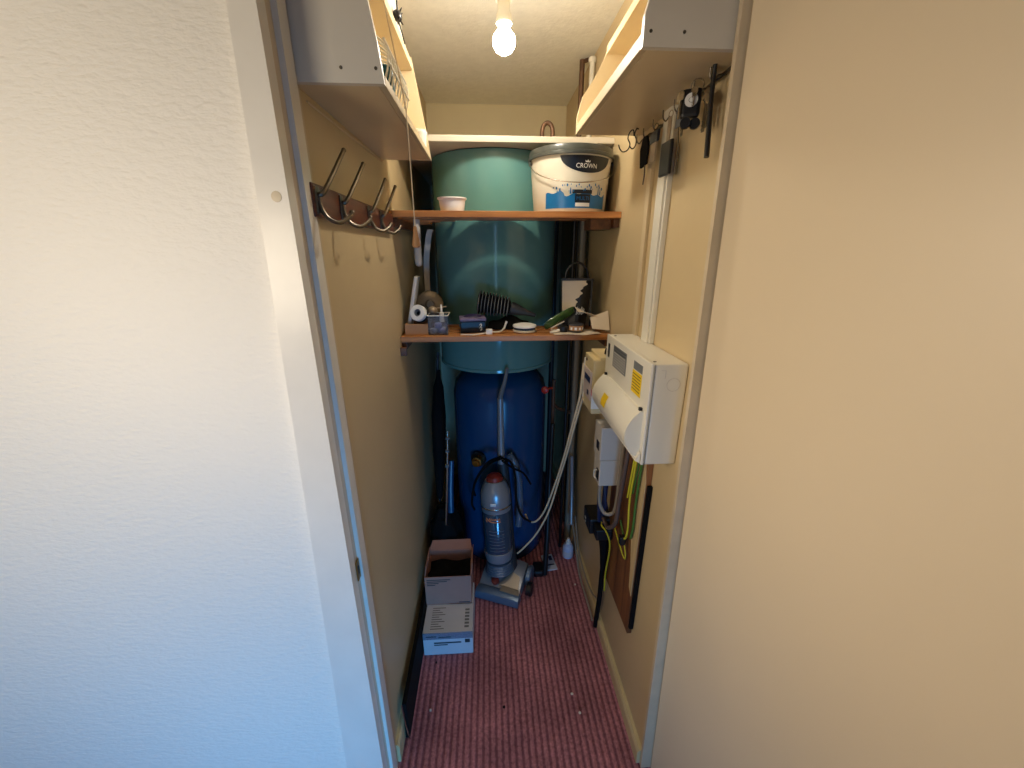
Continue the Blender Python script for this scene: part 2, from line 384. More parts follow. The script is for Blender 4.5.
b = B(); b.tube([(-.205, 1.20, 2.108), (-.202, 1.18, 2.15), (-.204, 1.16, 2.20), (-.208, 1.15, 2.26)], .002); b.tube([(-.204, 1.20, 2.100), (-.2035, 1.235, 2.092), (-.2035, 1.27, 2.082)], .0018); b.build('lead', 'black', t)

# light-switch pull cord
t = thing('pull_cord', 'thin light cord with a wooden pull hanging by the left coat hooks', 'light pull', (-.165, .95, 1.60))
b = B(); b.tube([(-.226, .86, 2.349), (-.180, .90, 2.02), (-.160, .93, 1.868), (-.1585, .95, 1.81), (-.1585, .953, 1.62)], .0013, 6, 6); b.build('cord', 'cord', t)
b = B(); b.lathe([(.003, .045), (.0045, .04), (.005, .03), (.008, .014), (.009, .004), (.006, 0), (.001, 0)], (-.1585, .953, 1.578), 16); b.build('wooden_pull', 'wood_pull', t)
# small mains cable clipped across the left wall under the unit
b = B(); b.tube([(XL + .002, .87, 1.83), (XL + .002, 1.1, 1.832), (XL + .002, 1.42, 1.838)], .002, 6, 0); tag(b.build('thin_cable', 'cord'), 'thin cable running along the left wall under the shelf unit', 'cable')

# ---------------------------------------------------------------- coat rack
t = thing('coat_rack', 'dark wooden coat rack with four steel double hooks on the left wall', 'coat rack', (XL, 1.13, 1.63))
b = B(); b.box((XL, .80, 1.630), (XL + .016, 1.44, 1.688), .004); b.build('rack_board', 'mahog', t)
def hook(y, dy=0):
    X = XL + .016; b = B()
    b.box((X, y - .010, 1.636), (X + .003, y + .010, 1.682), .001)
    b.tube([(X + .002, y, 1.668), (X + .012, y + .001, 1.672), (X + .022, y + .03, 1.705), (X + .034, y + .078, 1.757)], (.0048, .0040), 8, 6)
    b.ball((X + .034, y + .078, 1.757), .0046)
    b.tube([(X + .002, y, 1.668), (X + .006, y, 1.645), (X + .016, y, 1.628), (X + .032, y + .012, 1.622), (X + .044, y + .035, 1.634), (X + .046, y + .045, 1.642)], (.0044, .0036), 8, 6)
    b.ball((X + .046, y + .045, 1.642), .0052)
    return b
h = hook(.815).build('hook', 'dull_steel', t)
for dy in (.127, .33, .455):
    c = h.copy(); COL.objects.link(c); c.location = h.location + Vector((0, dy, 0)); WL[c.name] = WL[h.name]

# ---------------------------------------------------------------- slatted shelves
def slatted(name, z, zt, slats, side_slats, y0, label, th=.021):
    t = thing(name, label, 'shelf', ((XL + XR) / 2, y0, z - .001))
    b = B(); b.box((XL + .001, y0, z - th), (XR - .001, y0 + .045, z), .002); b.build('front_rail', 'pine', t)
    for a, c in slats:
        b = B(); b.box((XL + .001, a, z - .017), (XR - .001, c, z - .001), .002); b.build('slat', 'pine', t)
    for a, c in side_slats:
        b = B(); b.box((XL + .001, a, z - .017), (-.125 if a < 1.72 else -.19 if a < 1.78 else -.245, c, z - .001), .002); b.build('slat', 'pine', t)
    b = B(); b.box((XL, y0 + .02, z - .050), (XL + .02, 2.0, z - th), .002); b.build('batten', 'pineY', t)
    b = B(); b.box((XR - .02, y0 + .02, z - .050), (XR, 1.72, z - th), .002); b.build('batten', 'pineY', t)
    return t
S1 = [(1.510, 1.556), (1.580, 1.618), (1.621, 1.658)]
slatted('slatted_shelf', 1.70, 0, S1, [(1.68, 1.715), (1.737, 1.775), (1.797, 1.835), (1.857, 1.895), (1.917, 1.955)], 1.452, 'upper varnished slatted wooden shelf carrying the paint tub and white cup')
t = slatted('slatted_shelf', 1.273, 0, S1, [(1.68, 1.715), (1.737, 1.775), (1.797, 1.835), (1.857, 1.895)], 1.452, 'lower varnished slatted wooden shelf crowded with small household items')
# bracket under right end of the upper shelf
b = B(); b.box((.37, 1.50, 1.645), (XR - .021, 1.60, 1.6815), .002); tag(b.build('wooden_block', 'pineY'), 'dark wooden block under the right end of the upper shelf', 'block')
b = B(); b.box((XL, 1.437, 1.205), (XL + .022, 1.452, 1.235), .002); tag(b.build('shelf_stop', 'pineY'), 'small wooden stop block under the left end of the lower shelf', 'block')

# ---------------------------------------------------------------- cylinders, pipes and board behind
TX, TY = .039, 1.936
t = thing('water_tank', 'glossy green upper water tank reaching from the blue cylinder to the board', 'water tank', (TX, TY, 1.055))
b = B(); b.lathe([(.258, 1.055), (.268, 1.06), (.272, 1.075), (.272, 1.60), (.272, 1.932), (.266, 1.9365), (.001, 1.9365)], (TX, TY, 0), 96); b.build('tank_shell', 'teal', t)
b = B(); b.lathe([(.2705, 1.062), (.275, 1.064), (.275, 1.075), (.2715, 1.078)], (TX, TY, 0), 96, caps=False); b.build('seam_band', 'teal', t)
t = thing('hot_water_cylinder', 'dark blue lower water cylinder standing behind the vacuum cleaner', 'water cylinder', (.052, TY, 0.0))
b = B(); b.lathe([(.232, .0), (.236, .01), (.236, .90), (.225, .955), (.19, 1.0), (.12, 1.035), (.001, 1.054)], (.052, TY, 0), 80); b.build('cylinder_shell', 'blue', t)
b = B(); b.lathe([(.024, 0), (.024, .03), (.016, .032), (.016, .045), (.001, .046)], (-.06, 1.71, .615), 20, (-.35, -1, 0)); b.build('boss', 'brass', t)
b = B(); b.lathe([(.038, 0), (.038, .014), (.001, .015)], (-.058, 1.722, .615), 24, (-.35, -1, 0)); b.build('boss_ring', 'black', t)
b = B(); b.box((XL, 1.60, 1.937), (XR, YB, 1.958), .003); tag(b.build('cover_board', 'boardp'), 'cream board lying over the top of the green water tank', 'board')
b = B()
pts = [(.227, 1.80, 1.9585), (.227, 1.80, 2.01)] + [(.248 - .021 * math.cos(a), 1.80, 2.02 + .032 * math.sin(a)) for a in [i * math.pi / 8 for i in range(0, 9)]] + [(.269, 1.80, 2.01), (.269, 1.80, 1.9585)]
b.tube(pts, .0085, 12, 3); tag(b.build('bent_pipe', 'copper'), 'bent overflow pipe curving out of the cover board', 'pipe')
b = B(); b.tube([(.417, 2.0, 1.9585), (.417, 2.0, ZC - .012)], .011, 12, 0); b.tube([(.417, 2.0, ZC - .02), (.44, 2.0, ZC - .012), (XR, 2.0, ZC - .01)], .008, 8, 3)
tag(b.build('brown_pipe', 'copper'), 'vertical brown pipe at the back right corner reaching the ceiling', 'pipe')
b = B(); b.tube([(.449, 1.95, 1.9585), (.449, 1.95, ZC - .035)], .011, 12, 0); b.lathe([(.015, 0), (.017, .004), (.017, .014), (.015, .018)], (.449, 1.95, ZC - .04), 16)
tag(b.build('white_pipe', 'white'), 'short white pipe end beside the brown pipe near the ceiling', 'pipe')
# pipes right of the tanks
for (x, y, r, m, z0, z1, l) in ((.425, 1.86, .016, 'pipe_pale', .0, 1.936, 'pale vertical pipe at the right of the green tank'),
                                (.375, 1.80, .008, 'black', .0, 1.936, 'thin black pipe just right of the green tank'),
                                (.335, 2.05, .014, 'darkgrey', .0, 1.936, 'dark pipe between the green tank and the right wall'),
                                (.445, 2.02, .012, 'darkgrey', .0, 1.936, 'dark pipe running up the far right corner')):
    b = B(); b.tube([(x, y, z0), (x, y, z1)], r, 16, 0); tag(b.build('water_pipe', m), l, 'pipe')
t = thing('stop_valve', 'small red handled valve on the dark pipework right of the blue cylinder', 'valve', (.31, 1.80, .90))
b = B(); b.tube([(.31, 1.80, .30), (.31, 1.80, .90), (.31, 1.80, .985)], .009, 10, 0); b.tube([(.31, 1.80, .86), (.34, 1.81, .83), (.40, 1.83, .80)], .009, 10, 4); b.build('valve_pipe', 'copper', t)
b = B(); b.lathe([(.006, 0), (.007, .01), (.017, .012), (.018, .02), (.012, .024), (.001, .024)], (.268, 1.785, .943), 16, (-.3, -1, 0.1)); b.tube([(.268, 1.79, .943), (.31, 1.80, .943)], .006, 8, 0); b.build('red_handle', 'red', t)
# white tubes left of the tank
b = B(); b.tube([(-.262, 1.60, 1.53), (-.262, 1.60, 1.60), (-.260, 1.605, 1.682)], (.0145, .0125), 14, 4); b.ball((-.262, 1.60, 1.53), .0145)
tag(b.build('white_tube', 'white2'), 'short fat white tube hanging under the upper shelf left of the tank', 'tube')
b = B()
pth = smooth_path([(-.262, 1.786, 1.276), (-.262, 1.786, 1.38), (-.258, 1.77, 1.52), (-.242, 1.76, 1.62), (-.232, 1.76, 1.655)], 6)
b.ring([[p + Vector((-.012, 0, 0)), p + Vector((.012, -.004, 0)), p + Vector((.012, .002, 0)), p + Vector((-.012, .006, 0))] for p in pth])
tag(b.build('white_strap', 'white2'), 'curved white plastic strip standing left of the green tank', 'strip')

# ---------------------------------------------------------------- paint tub
CX, CY = .307, 1.599
t = thing('paint_tub', 'large white paint tub with blue splash print and grey lid on the upper shelf', 'paint tub', (CX, CY, 1.70))
def rb(z): return .1300 + .0135 * (z - 1.701) / .165
b = B(); b.lathe([(.120, 1.701), (.128, 1.7015), (.130, 1.705), (rb(1.80), 1.80), (rb(1.872), 1.872), (.1465, 1.874), (.1465, 1.880), (.140, 1.882)], (CX, CY, 0), 80); b.build('tub_body', 'tub', t)
b = B(); b.lathe([(.1475, 1.875), (.1535, 1.875), (.1545, 1.879), (.1535, 1.885), (.1500, 1.887), (.1505, 1.897), (.1480, 1.905), (.142, 1.907), (.138, 1.902), (.001, 1.901)], (CX, CY, 0), 80); b.build('lid', 'lid', t)
FA = math.atan2(-CX + .012, -CY) + math.pi    # azimuth seen head-on, measured so that 0 faces the doorway
def wrap(s, z, off=.0006):               # s metres right of the front centre line
    r = rb(z) + off; a = s / r - .04
    return Vector((CX + r * math.sin(a), CY - r * math.cos(a), z))
def wrap_patch(name, m, s0, s1, lo, hi, parent, off=.0006, n=40, k=6):
    b = B(); b.grid(lambda u, v: wrap(s0 + (s1 - s0) * u, lo(u) + (hi(u) - lo(u)) * v, off), n, k); return b.build(name, m, parent)
def text_pts(txt, size, font_scale_x=1.0):
    cu = bpy.data.curves.new('t', 'FONT'); cu.body = txt; cu.size = size; cu.align_x = 'CENTER'; cu.resolution_u = 4
    o = bpy.data.objects.new('t', cu); COL.objects.link(o)
    dg = bpy.context.evaluated_depsgraph_get(); me = bpy.data.meshes.new_from_object(o.evaluated_get(dg))
    bpy.data.objects.remove(o); bpy.data.curves.remove(cu)
    return me
def text_on(name, txt, size, place, m, parent, sx=1.0):
    me = text_pts(txt, size); bm = bmesh.new(); bm.from_mesh(me); bpy.data.meshes.remove(me)
    bmesh.ops.subdivide_edges(bm, edges=[e for e in bm.edges if e.calc_length() > .006], cuts=2)
    for v in bm.verts: v.co = place(v.co.x * sx, v.co.y)
    b = B(); b.bm.free(); b.bm = bm; return b.build(name, m, parent)
wrap_patch('dark_label', 'navy', -.056, .140, lambda u: 1.868 - .048 * (max(0, 1 - (2 * u - 1) ** 2)) ** .6, lambda u: 1.8715, t)
text_on('brand_lettering', 'CROWN', .0195, lambda x, y: wrap(x + .036, 1.834 + y, .0014), 'wprint', t, 1.0)
b = B()
for p in ([(-.008, 0), (.008, 0), (.0095, .006), (.004, .003), (0, .008), (-.004, .003), (-.0095, .006)],):
    f = [b.bm.verts.new(wrap(x + .038, 1.8505 + y, .0014)) for x, y in p]; b.bm.faces.new(f)
b.build('crown_mark', 'wprint', t)
rng = random.Random(3)
def wave(u): return 1.757 + .005 * math.sin(u * 13) + .004 * math.sin(u * 31 + 1) + (.006 if .2 < u < .3 else 0)
wrap_patch('blue_label', 'bprint', -.106, .130, lambda u: 1.712, wave, t, n=60)
sp = B()
for k in range(26):
    s = -.075 + .195 * k / 25 + rng.uniform(-.003, .003); z = 1.768 + rng.uniform(-.004, .018); r = rng.choice((.0016, .0024, .0034)); 
    f = [sp.bm.verts.new(wrap(s + r * math.cos(a) * .8, z + r * 1.3 * math.sin(a), .0012)) for a in [i * math.pi / 5 for i in range(10)]]; sp.bm.faces.new(f)
for s in (-.052, -.016, .055, .090, .10):
    f = [sp.bm.verts.new(wrap(s + x, z, .0010)) for x, z in ((-.003, 1.756), (.003, 1.756), (.0012, 1.775), (-.0012, 1.775))]; sp.bm.faces.new(f)
sp.build('splash_dots', 'bprint', t)
wrap_patch('label_bar', 'navy', -.010, .062, lambda u: 1.757, lambda u: 1.769, t, .0012, 12, 1)
wrap_patch('label_box', 'navy', .000, .056, lambda u: 1.729, lambda u: 1.7555, t, .0011, 12, 1)
text_on('product_lettering', 'MULTI', .0165, lambda x, y: wrap(x + .028, 1.737 + y, .0018), 'bprint', t)
wrap_patch('small_label', 'wprint', .002, .054, lambda u: 1.717, lambda u: 1.7285, t, .0013, 12, 1)
b = B()
pts = []
for i in range(15):
    u = i / 14; a = -1.45 + 2.9 * u; dz = -.078 * math.sin(math.pi * u) ** .8
    r = .150 + .006 * math.sin(math.pi * u)
    pts.append((CX + r * math.sin(a), CY - r * math.cos(a), 1.866 + dz))
b.tube(pts, .0017, 6, 3)
hd = b.build('handle', 'steel', t)
for a in (-1.45, 1.45):
    q = B(); q.lathe([(.007, 0), (.009, .003), (.009, .008), (.004, .011), (.001, .011)], (CX + .1435 * math.sin(a), CY - .1435 * math.cos(a), 1.866), 14, (math.sin(a), -math.cos(a), 0)); q.build('handle_lug', 'lid', t)
# white cup
t = thing('plastic_cup', 'small white plastic pot on the left part of the upper shelf', 'cup', (-.119, 1.515, 1.70))
b = B(); b.lathe([(.038, 1.7005), (.041, 1.703), (.0455, 1.738), (.0505, 1.742), (.0505, 1.746), (.0440, 1.746), (.038, 1.706), (.001, 1.706)], (-.119, 1.52, 0), 40); b.build('pot', 'wprint', t)

# ---------------------------------------------------------------- things on the lower slatted shelf (its top is at 1.273)
Z = 1.273
t = thing('box_tray', 'brown card tray at the left end of the lower shelf, filled with plastic bits', 'tray', (-.25, 1.53, Z))
b = B(); b.box((-.309, 1.475, Z), (-.226, 1.482, Z + .042), .001); b.box((-.309, 1.595, Z), (-.226, 1.602, Z + .042), .001)
b.box((-.309, 1.482, Z), (-.303, 1.595, Z + .042), .001); b.box((-.232, 1.482, Z), (-.226, 1.595, Z + .042), .001); b.box((-.309, 1.482, Z), (-.226, 1.595, Z + .004)); b.build('card_tray', 'kraft', t)
rt = Matrix.Rotation(rad(12), 3, 'Y')
b = B(); b.box((-.305, 1.500, Z + .03), (-.292, 1.56, Z + .215), .004, rot=rt, piv=(-.30, 1.53, Z + .03)); tag(b.build('white_plate', 'white2'), 'thin white plastic plate leaning on the left wall above the card tray', 'plate')
b = B(); b.lathe([(.001, 0), (.050, 0), (.053, .003), (.053, .014), (.048, .018), (.018, .020), (.014, .028), (.001, .029)], (-.228, 1.575, Z + .100), 40, (.25, -1, .18)); tag(b.build('metal_disc', 'dull_steel'), 'dull round metal lid standing behind the white tape roll', 'lid')
t = thing('tape_roll', 'small white tape roll on a black core leaning in the card tray', 'tape', (-.245, 1.52, Z + .042))
c = Vector((-.256, 1.505, Z + .077)); ax = Vector((-.35, -1, .35)).normalized()
b = B(); b.lathe([(.014, 0), (.028, 0), (.030, .002), (.030, .018), (.028, .020), (.014, .020), (.014, 0)], c, 32, ax, caps=False); b.build('tape', 'wprint', t)
b = B(); b.lathe([(.001, -.004), (.034, -.004), (.035, 0), (.034, .0015), (.001, .0015)], c, 32, ax); b.build('backing', 'black', t)
b = B(); b.lathe([(.009, .004), (.0135, .004), (.0135, .016), (.009, .016), (.009, .004)], c, 24, ax, caps=False); b.build('core', 'greyp', t)
b = B(); b.ball((-.213, 1.545, Z + .082), .019, 1, 1, .85); b.tube([(-.205, 1.545, Z + .09), (-.16, 1.55, Z + .096)], .0028, 8, 0); tag(b.build('brass_knob', 'champagne'), 'round brownish metal knob with a thin spindle behind the tape roll', 'knob')
t = thing('clear_box', 'clear plastic box of lavender caps right of the card tray', 'box', (-.20, 1.52, Z))
b = B()
x0, x1, y0, y1, h = -.224, -.152, 1.480, 1.555, .072
b.box((x0, y0, Z), (x1, y0 + .0015, Z + h)); b.box((x0, y1 - .0015, Z), (x1, y1, Z + h)); b.box((x0, y0 + .0015, Z), (x0 + .0015, y1 - .0015, Z + h)); b.box((x1 - .0015, y0 + .0015, Z), (x1, y1 - .0015, Z + h)); b.box((x0, y0, Z - .0), (x1, y1, Z + .0015))
b.build('box_walls', 'clear', t)
b = B(); b.tube([(x0 - .002, y0 - .002, Z + h), (x1 + .002, y0 - .002, Z + h), (x1 + .002, y1 + .002, Z + h), (x0 - .002, y1 + .002, Z + h), (x0 - .002, y0 - .002, Z + h)], .0022, 6, 0); b.build('rim', 'white', t)
rng = random.Random(5)
for k, (x, y, z) in enumerate(((-.208, 1.505, 0), (-.178, 1.507, 0), (-.195, 1.535, 0), (-.190, 1.505, .021), (-.172, 1.53, .0))):
    b = B(); b.lathe([(.001, 0), (.0125, 0), (.014, .004), (.014, .016), (.011, .019), (.004, .020), (.001, .020)], (x, y, Z + .002 + z), 20)
    tag(b.build('plastic_button', 'lav' if k % 2 else 'cardw'), ('white round button at the left front of the clear box', 'lavender button at the right front of the clear box', 'white button at the back of the clear box', 'lavender button topmost in the clear box', 'white button nearest the purple box inside the clear box')[k], 'button', 'buttons in the clear box')
t = thing('nozzle_bottle', 'white nozzle standing upright in the clear plastic box', 'nozzle', (-.172, 1.505, Z + .045))
b = B(); b.lathe([(.009, .045), (.009, .078), (.004, .082), (.0025, .108), (.001, .110)], (-.176, 1.512, Z), 16); b.build('nozzle', 'wprint', t)
# purple box
t = thing('purple_box', 'dark purple lidded box with a small white emblem on the lower shelf', 'box', (-.062, 1.55, Z))
rz = Matrix.Rotation(rad(5), 3, 'Z'); pv = (-.062, 1.55, Z)
b = B(); b.box((-.110, 1.512, Z), (-.014, 1.592, Z + .044), .003, rot=rz, piv=pv); pb = b.build('box_body', 'navy', t)
b = B(); b.box((-.113, 1.509, Z + .0445), (-.011, 1.596, Z + .056), .004, rot=rz, piv=pv); b.build('lid', 'lilac', t)
b = B(); b.ball((-.062, 1.556, Z + .056), .036, 1, .8, .28); b.build('lid_dome', 'purple', t)
b = B(); b.tube([(-.034, 1.5105, Z + .030), (-.030, 1.5105, Z + .036), (-.026, 1.5115, Z + .030), (-.030, 1.5105, Z + .024), (-.026, 1.5115, Z + .014), (-.032, 1.5105, Z + .010)], .0013, 5, 3); b.tube([(-.036, 1.510, Z + .020), (-.024, 1.511, Z + .020)], .0012, 5, 0); b.build('emblem', 'wprint', t)
# white charging lead
t = thing('white_lead', 'white cable with a small plug curling across the lower shelf', 'cable', (-.02, 1.48, Z))
b = B(); b.tube([(-.105, 1.468, Z + .003), (-.06, 1.462, Z + .003), (-.03, 1.470, Z + .004), (-.005, 1.478, Z + .008)], .0028, 8); b.tube([(.008, 1.482, Z + .009), (.04, 1.50, Z + .006), (.058, 1.51, Z + .016), (.066, 1.515, Z + .034), (.070, 1.515, Z + .043)], (.003, .0045), 8); b.build('lead', 'white', t)
b = B(); b.box((-.010, 1.468, Z + .0), (.014, 1.492, Z + .020), .003); b.build('plug', 'wprint', t)
# corrugated black hose
t = thing('corrugated_hose', 'black corrugated hose with a tapered nozzle lying on the lower shelf', 'hose', (.09, 1.62, Z))
b = B(); prof = []
n = 10
for k in range(n):
    x = k * .0128; R = .0455 - .010 * (k / n) ** 2
    prof += [(R - .010, x), (R, x + .0035), (R, x + .0068), (R - .010, x + .0103)]
prof = [(.001, -.002)] + prof + [(.020, .130), (.001, .131)]
b.lathe(prof, (-.040, 1.604, Z + .105), 28, (1, -.10, -.14)); b.sm = False; b.build('bellows', 'blackm', t, smooth=True)
b = B(); prof2 = []
for k in range(n):
    R = .0460 - .010 * (k / n) ** 2; x = k * .0128 + .0052
    q_ = Vector((0, 0, 1)).rotation_difference(Vector((1, -.10, -.14)).normalized()); cc = Vector((-.040, 1.604, Z + .105))
    b.tube([q_ @ Vector((R * math.cos(a), R * math.sin(a), x)) + cc for a in [2 * math.pi * i / 28 for i in range(29)]], .0010, 5, 0)
b.build('ridge_highlights', 'ridge_shine', t)  # pale rings painted in as the whitish highlights on the black hose
b = B(); b.lathe([(.024, 0), (.026, .01), (.022, .03), (.012, .07), (.007, .105), (.001, .106)], (.088, 1.592, Z + .084), 24, (1, -.05, -.30)); b.build('nozzle', 'darkgrey', t)
b = B()
b.grid(lambda u, v: Vector((-.005 + .18 * u, 1.575 + .05 * v + .004 * math.sin(u * 17), Z + .0008 + (.046 + .008 * math.sin(u * 11 + v * 4)) * math.sin(math.pi * v) ** .5 * math.sin(math.pi * u) ** .35)), 30, 10); tag(b.build('black_cloth', 'blackm'), 'black cloth bundled under the corrugated hose', 'cloth')
# white disc with brush ring
t = thing('filter_disc', 'white round cap with a black toothed ring on the lower shelf', 'filter', (.148, 1.535, Z))
c = (.140, 1.528, Z)
b = B(); b.lathe([(.001, .001), (.040, .001), (.046, .003), (.0465, .009), (.040, .011), (.001, .011)], c, 48); b.build('base', 'white', t)
b = B()
for k in range(40):
    a = 2 * math.pi * k / 40; b.box((c[0] + .0405 * math.cos(a) - .0018, c[1] + .0405 * math.sin(a) - .0018, Z + .011), (c[0] + .0405 * math.cos(a) + .0018, c[1] + .0405 * math.sin(a) + .0018, Z + .019))
b.lathe([(.001, .011), (.036, .011), (.036, .019), (.001, .019)], c, 32); b.sm = False; b.build('toothed_ring', 'black', t)
b = B(); b.lathe([(.001, .019), (.044, .019), (.0465, .022), (.045, .027), (.030, .031), (.010, .032), (.001, .032)], c, 48); b.build('cap', 'wprint', t)
# green foil packet
t = thing('green_packet', 'long dark green shiny packet leaning across the lower shelf', 'packet', (.27, 1.53, Z))
d = Vector((.118, .03, .062)); a0 = Vector((.215, 1.505, Z + .008)); up = Vector((-.3, -.2, .9)).normalized()
b = B()
def pk(u, v):
    p = a0 + d * u; w_ = .033 * (1 - .25 * abs(2 * u - 1) ** 3)
    e = Vector((-.35, -.45, .82)).normalized(); th = math.sin(math.pi * min(1, max(0, u))) ** .4
    a = 2 * math.pi * v
    return p + e * (w_ * math.cos(a)) * .62 + e.cross(d.normalized()) * (.010 * th * math.sin(a)) + Vector((0, 0, .014))
b.grid(pk, 16, 20); b.build('packet', 'green', t)
b = B(); b.box((.236, 1.492, Z + .030), (.292, 1.496, Z + .034), .001, rot=Matrix.Rotation(rad(-27), 3, 'Y')); b.build('printed_stripe', 'paper', t)
b = B(); b.tube([(.232, 1.475, Z + .006), (.262, 1.482, Z + .010), (.285, 1.49, Z + .022)], (.004, .009), 10, 5); tag(b.build('white_scraper', 'white'), 'small white pointed scraper lying under the green packet', 'scraper')
# white and black bag with handle
t = thing('carrier_bag', 'white and black bag with a black loop handle on the lower shelf', 'bag', (.345, 1.60, Z))
def bagx(u, v, y):                      # v up
    hw = .047 + .016 * v
    return Vector((.342 - hw + 2 * hw * u + .010 * v, y + .006 * math.sin(u * 7), Z + .002 + .192 * v))
b = B()
ring = []
for v in [0, .1, .35, .65, .9, 1]:
    r_ = []
    for u in [i / 8 for i in range(9)]: p = bagx(u, v, 1.575); p.y -= .012 * math.sin(math.pi * u) * (1 - v * .5); r_.append(p)
    for u in [1 - i / 8 for i in range(9)]: p = bagx(u, v, 1.640); r_.append(p)
    ring.append(r_)
b.ring(ring); b.build('bag_body', 'black', t)
b = B()
def pch(u, v):                           # pale printed patch with a ragged diagonal edge
    lim = .30 + .48 * v + .05 * math.sin(v * 23) + .03 * math.sin(v * 51)
    uu = u * lim; p = bagx(uu, .28 + .70 * v, 1.5735); p.y -= .012 * math.sin(math.pi * uu) * (1 - (.28 + .7 * v) * .5) + .0004; return p
b.grid(pch, 8, 40); b.build('pale_print', 'cardw' if False else 'paper', t)
b = B()
for k in range(6): b.tube([bagx(.52 + .05 * k, .30 + .015 * (k % 2), 1.562), bagx(.55 + .05 * k, .46 - .02 * (k % 3), 1.562)], .0013, 5, 0)
b.build('white_scrawl', 'wprint', t)
b = B(); b.box((.285, 1.562, Z + .19), (.409, 1.567, Z + .199), .001); b.box((.402, 1.562, Z + .01), (.408, 1.566, Z + .199), .001); b.build('piping', 'darkgrey', t)
b = B(); b.tube([(.302, 1.585, Z + .19), (.310, 1.58, Z + .232), (.345, 1.575, Z + .258), (.382, 1.58, Z + .235), (.396, 1.585, Z + .19)], .0042, 8); b.build('loop_handle', 'black', t)
# tin, folded paper, leaflet
b = B(); b.grid(lambda u, v: Vector((.245 + .175 * u, 1.452 + .10 * v - .012 * math.sin(u * 3), Z + .0015 + .0035 * abs(math.sin(u * 5 + v)))), 14, 6, .001); tag(b.build('leaflet', 'paper'), 'thin pale leaflet lying flat under the tin at the right of the lower shelf', 'paper')
t = thing('small_tin', 'low round tin with a brown and white label at the right of the lower shelf', 'tin', (.335, 1.50, Z + .006))
b = B(); b.lathe([(.001, .0), (.029, .0), (.030, .002), (.030, .026), (.028, .028), (.001, .028)], (.335, 1.50, Z + .0065), 36); b.build('tin_body', 'darkgrey', t)
b = B(); b.grid(lambda u, v: Vector((.335 + .0304 * math.sin(-1.2 + 2.2 * u), 1.50 - .0304 * math.cos(-1.2 + 2.2 * u), Z + .011 + .019 * v)), 16, 1); b.build('tin_label', 'kraft', t)
b = B()
for a in (-.9, -.35, .2, .7): b.grid(lambda u, v: Vector((.335 + .0308 * math.sin(a + .28 * u), 1.50 - .0308 * math.cos(a + .28 * u), Z + .014 + .010 * v)), 4, 1)
b.build('label_marks', 'wprint', t)
b = B(); b.lathe([(.001, 0), (.019, 0), (.020, .003), (.020, .02), (.014, .024), (.001, .024)], (.283, 1.492, Z + .006), 24); tag(b.build('round_pot', 'black'), 'round black little pot beside the small tin', 'pot')
b = B(); b.grid(lambda u, v: Vector((.338 + .11 * u, 1.485 + .07 * v, Z + .082 - .066 * u + .026 * math.sin(u * 2.2) * (1 - v) + .012 * v)), 8, 6, .0012)
b.grid(lambda u, v: Vector((.392 + .068 * u - .006 * v, 1.470 + .02 * v, Z + .012 + .020 * (1 - u) * .4 + .072 * v * (.55 + .45 * u) )), 8, 6, .0012)
tag(b.build('folded_paper', 'paper'), 'crumpled folded sheet of cream paper leaning on the right wall of the lower shelf', 'paper')

# ---------------------------------------------------------------- keys and hooks under the right unit
t = thing('key_rail', 'thin dark rail with brass cup hooks below the right shelf unit', 'hook rail', (.455, 1.06, 1.875))
b = B(); b.tube([(.457, .847, 1.893), (.457, 1.29, 1.872)], .0032, 8, 0); b.build('rail', 'dull_steel', t)
for y in (.88, .94, .985, 1.03, 1.09, 1.15, 1.215, 1.265):
    z = 1.893 - (y - .847) * .047
    b = B(); b.tube([(.463, y, z), (.447, y, z - .002), (.438, y - .002, z - .012), (.430, y - .004, z - .006), (.428, y - .005, z + .010)], .0018, 6, 5); b.build('cup_hook', 'brass' if False else 'dull_steel', t)
def zr(y): return 1.893 - (y - .847) * .047
def ringb(b, c, r=.011, w=.0011, ax=(0, 1, 0)):
    q_ = Vector((0, 0, 1)).rotation_difference(Vector(ax).normalized()); c = Vector(c)
    b.tube([q_ @ Vector((r * math.cos(a), r * math.sin(a), 0)) + c for a in [2 * math.pi * i / 20 for i in range(21)]], w, 6, 0)
def keyblade(b, top, L, w=.0035):
    x, y, z = top
    b.lathe([(.001, -.001), (.010, -.001), (.010, .001), (.001, .001)], (x, y, z - .010), 16, (1, .3, 0)); b.box((x - .001, y - w, z - L), (x + .001, y + w, z - .018)); 
    for k in range(3): b.box((x - .001, y + w, z - L + .004 + k * .007), (x + .001, y + w + .002, z - L + .007 + k * .007))
# black rod
t = thing('black_rod', 'slim black rod with a bent wire loop hanging nearest the doorway', 'rod', (.432, .868, 1.745))
b = B(); b.tube([(.430, .862, 1.912), (.432, .866, 1.86), (.430, .848, 1.744)], (.0040, .0050), 10, 4); b.build('rod', 'black', t)
b = B(); b.tube([(.430, .862, 1.910), (.436, .875, 1.895), (.446, .885, 1.884), (.455, .87, 1.888)], .0018, 6); b.build('wire_loop', 'black', t)
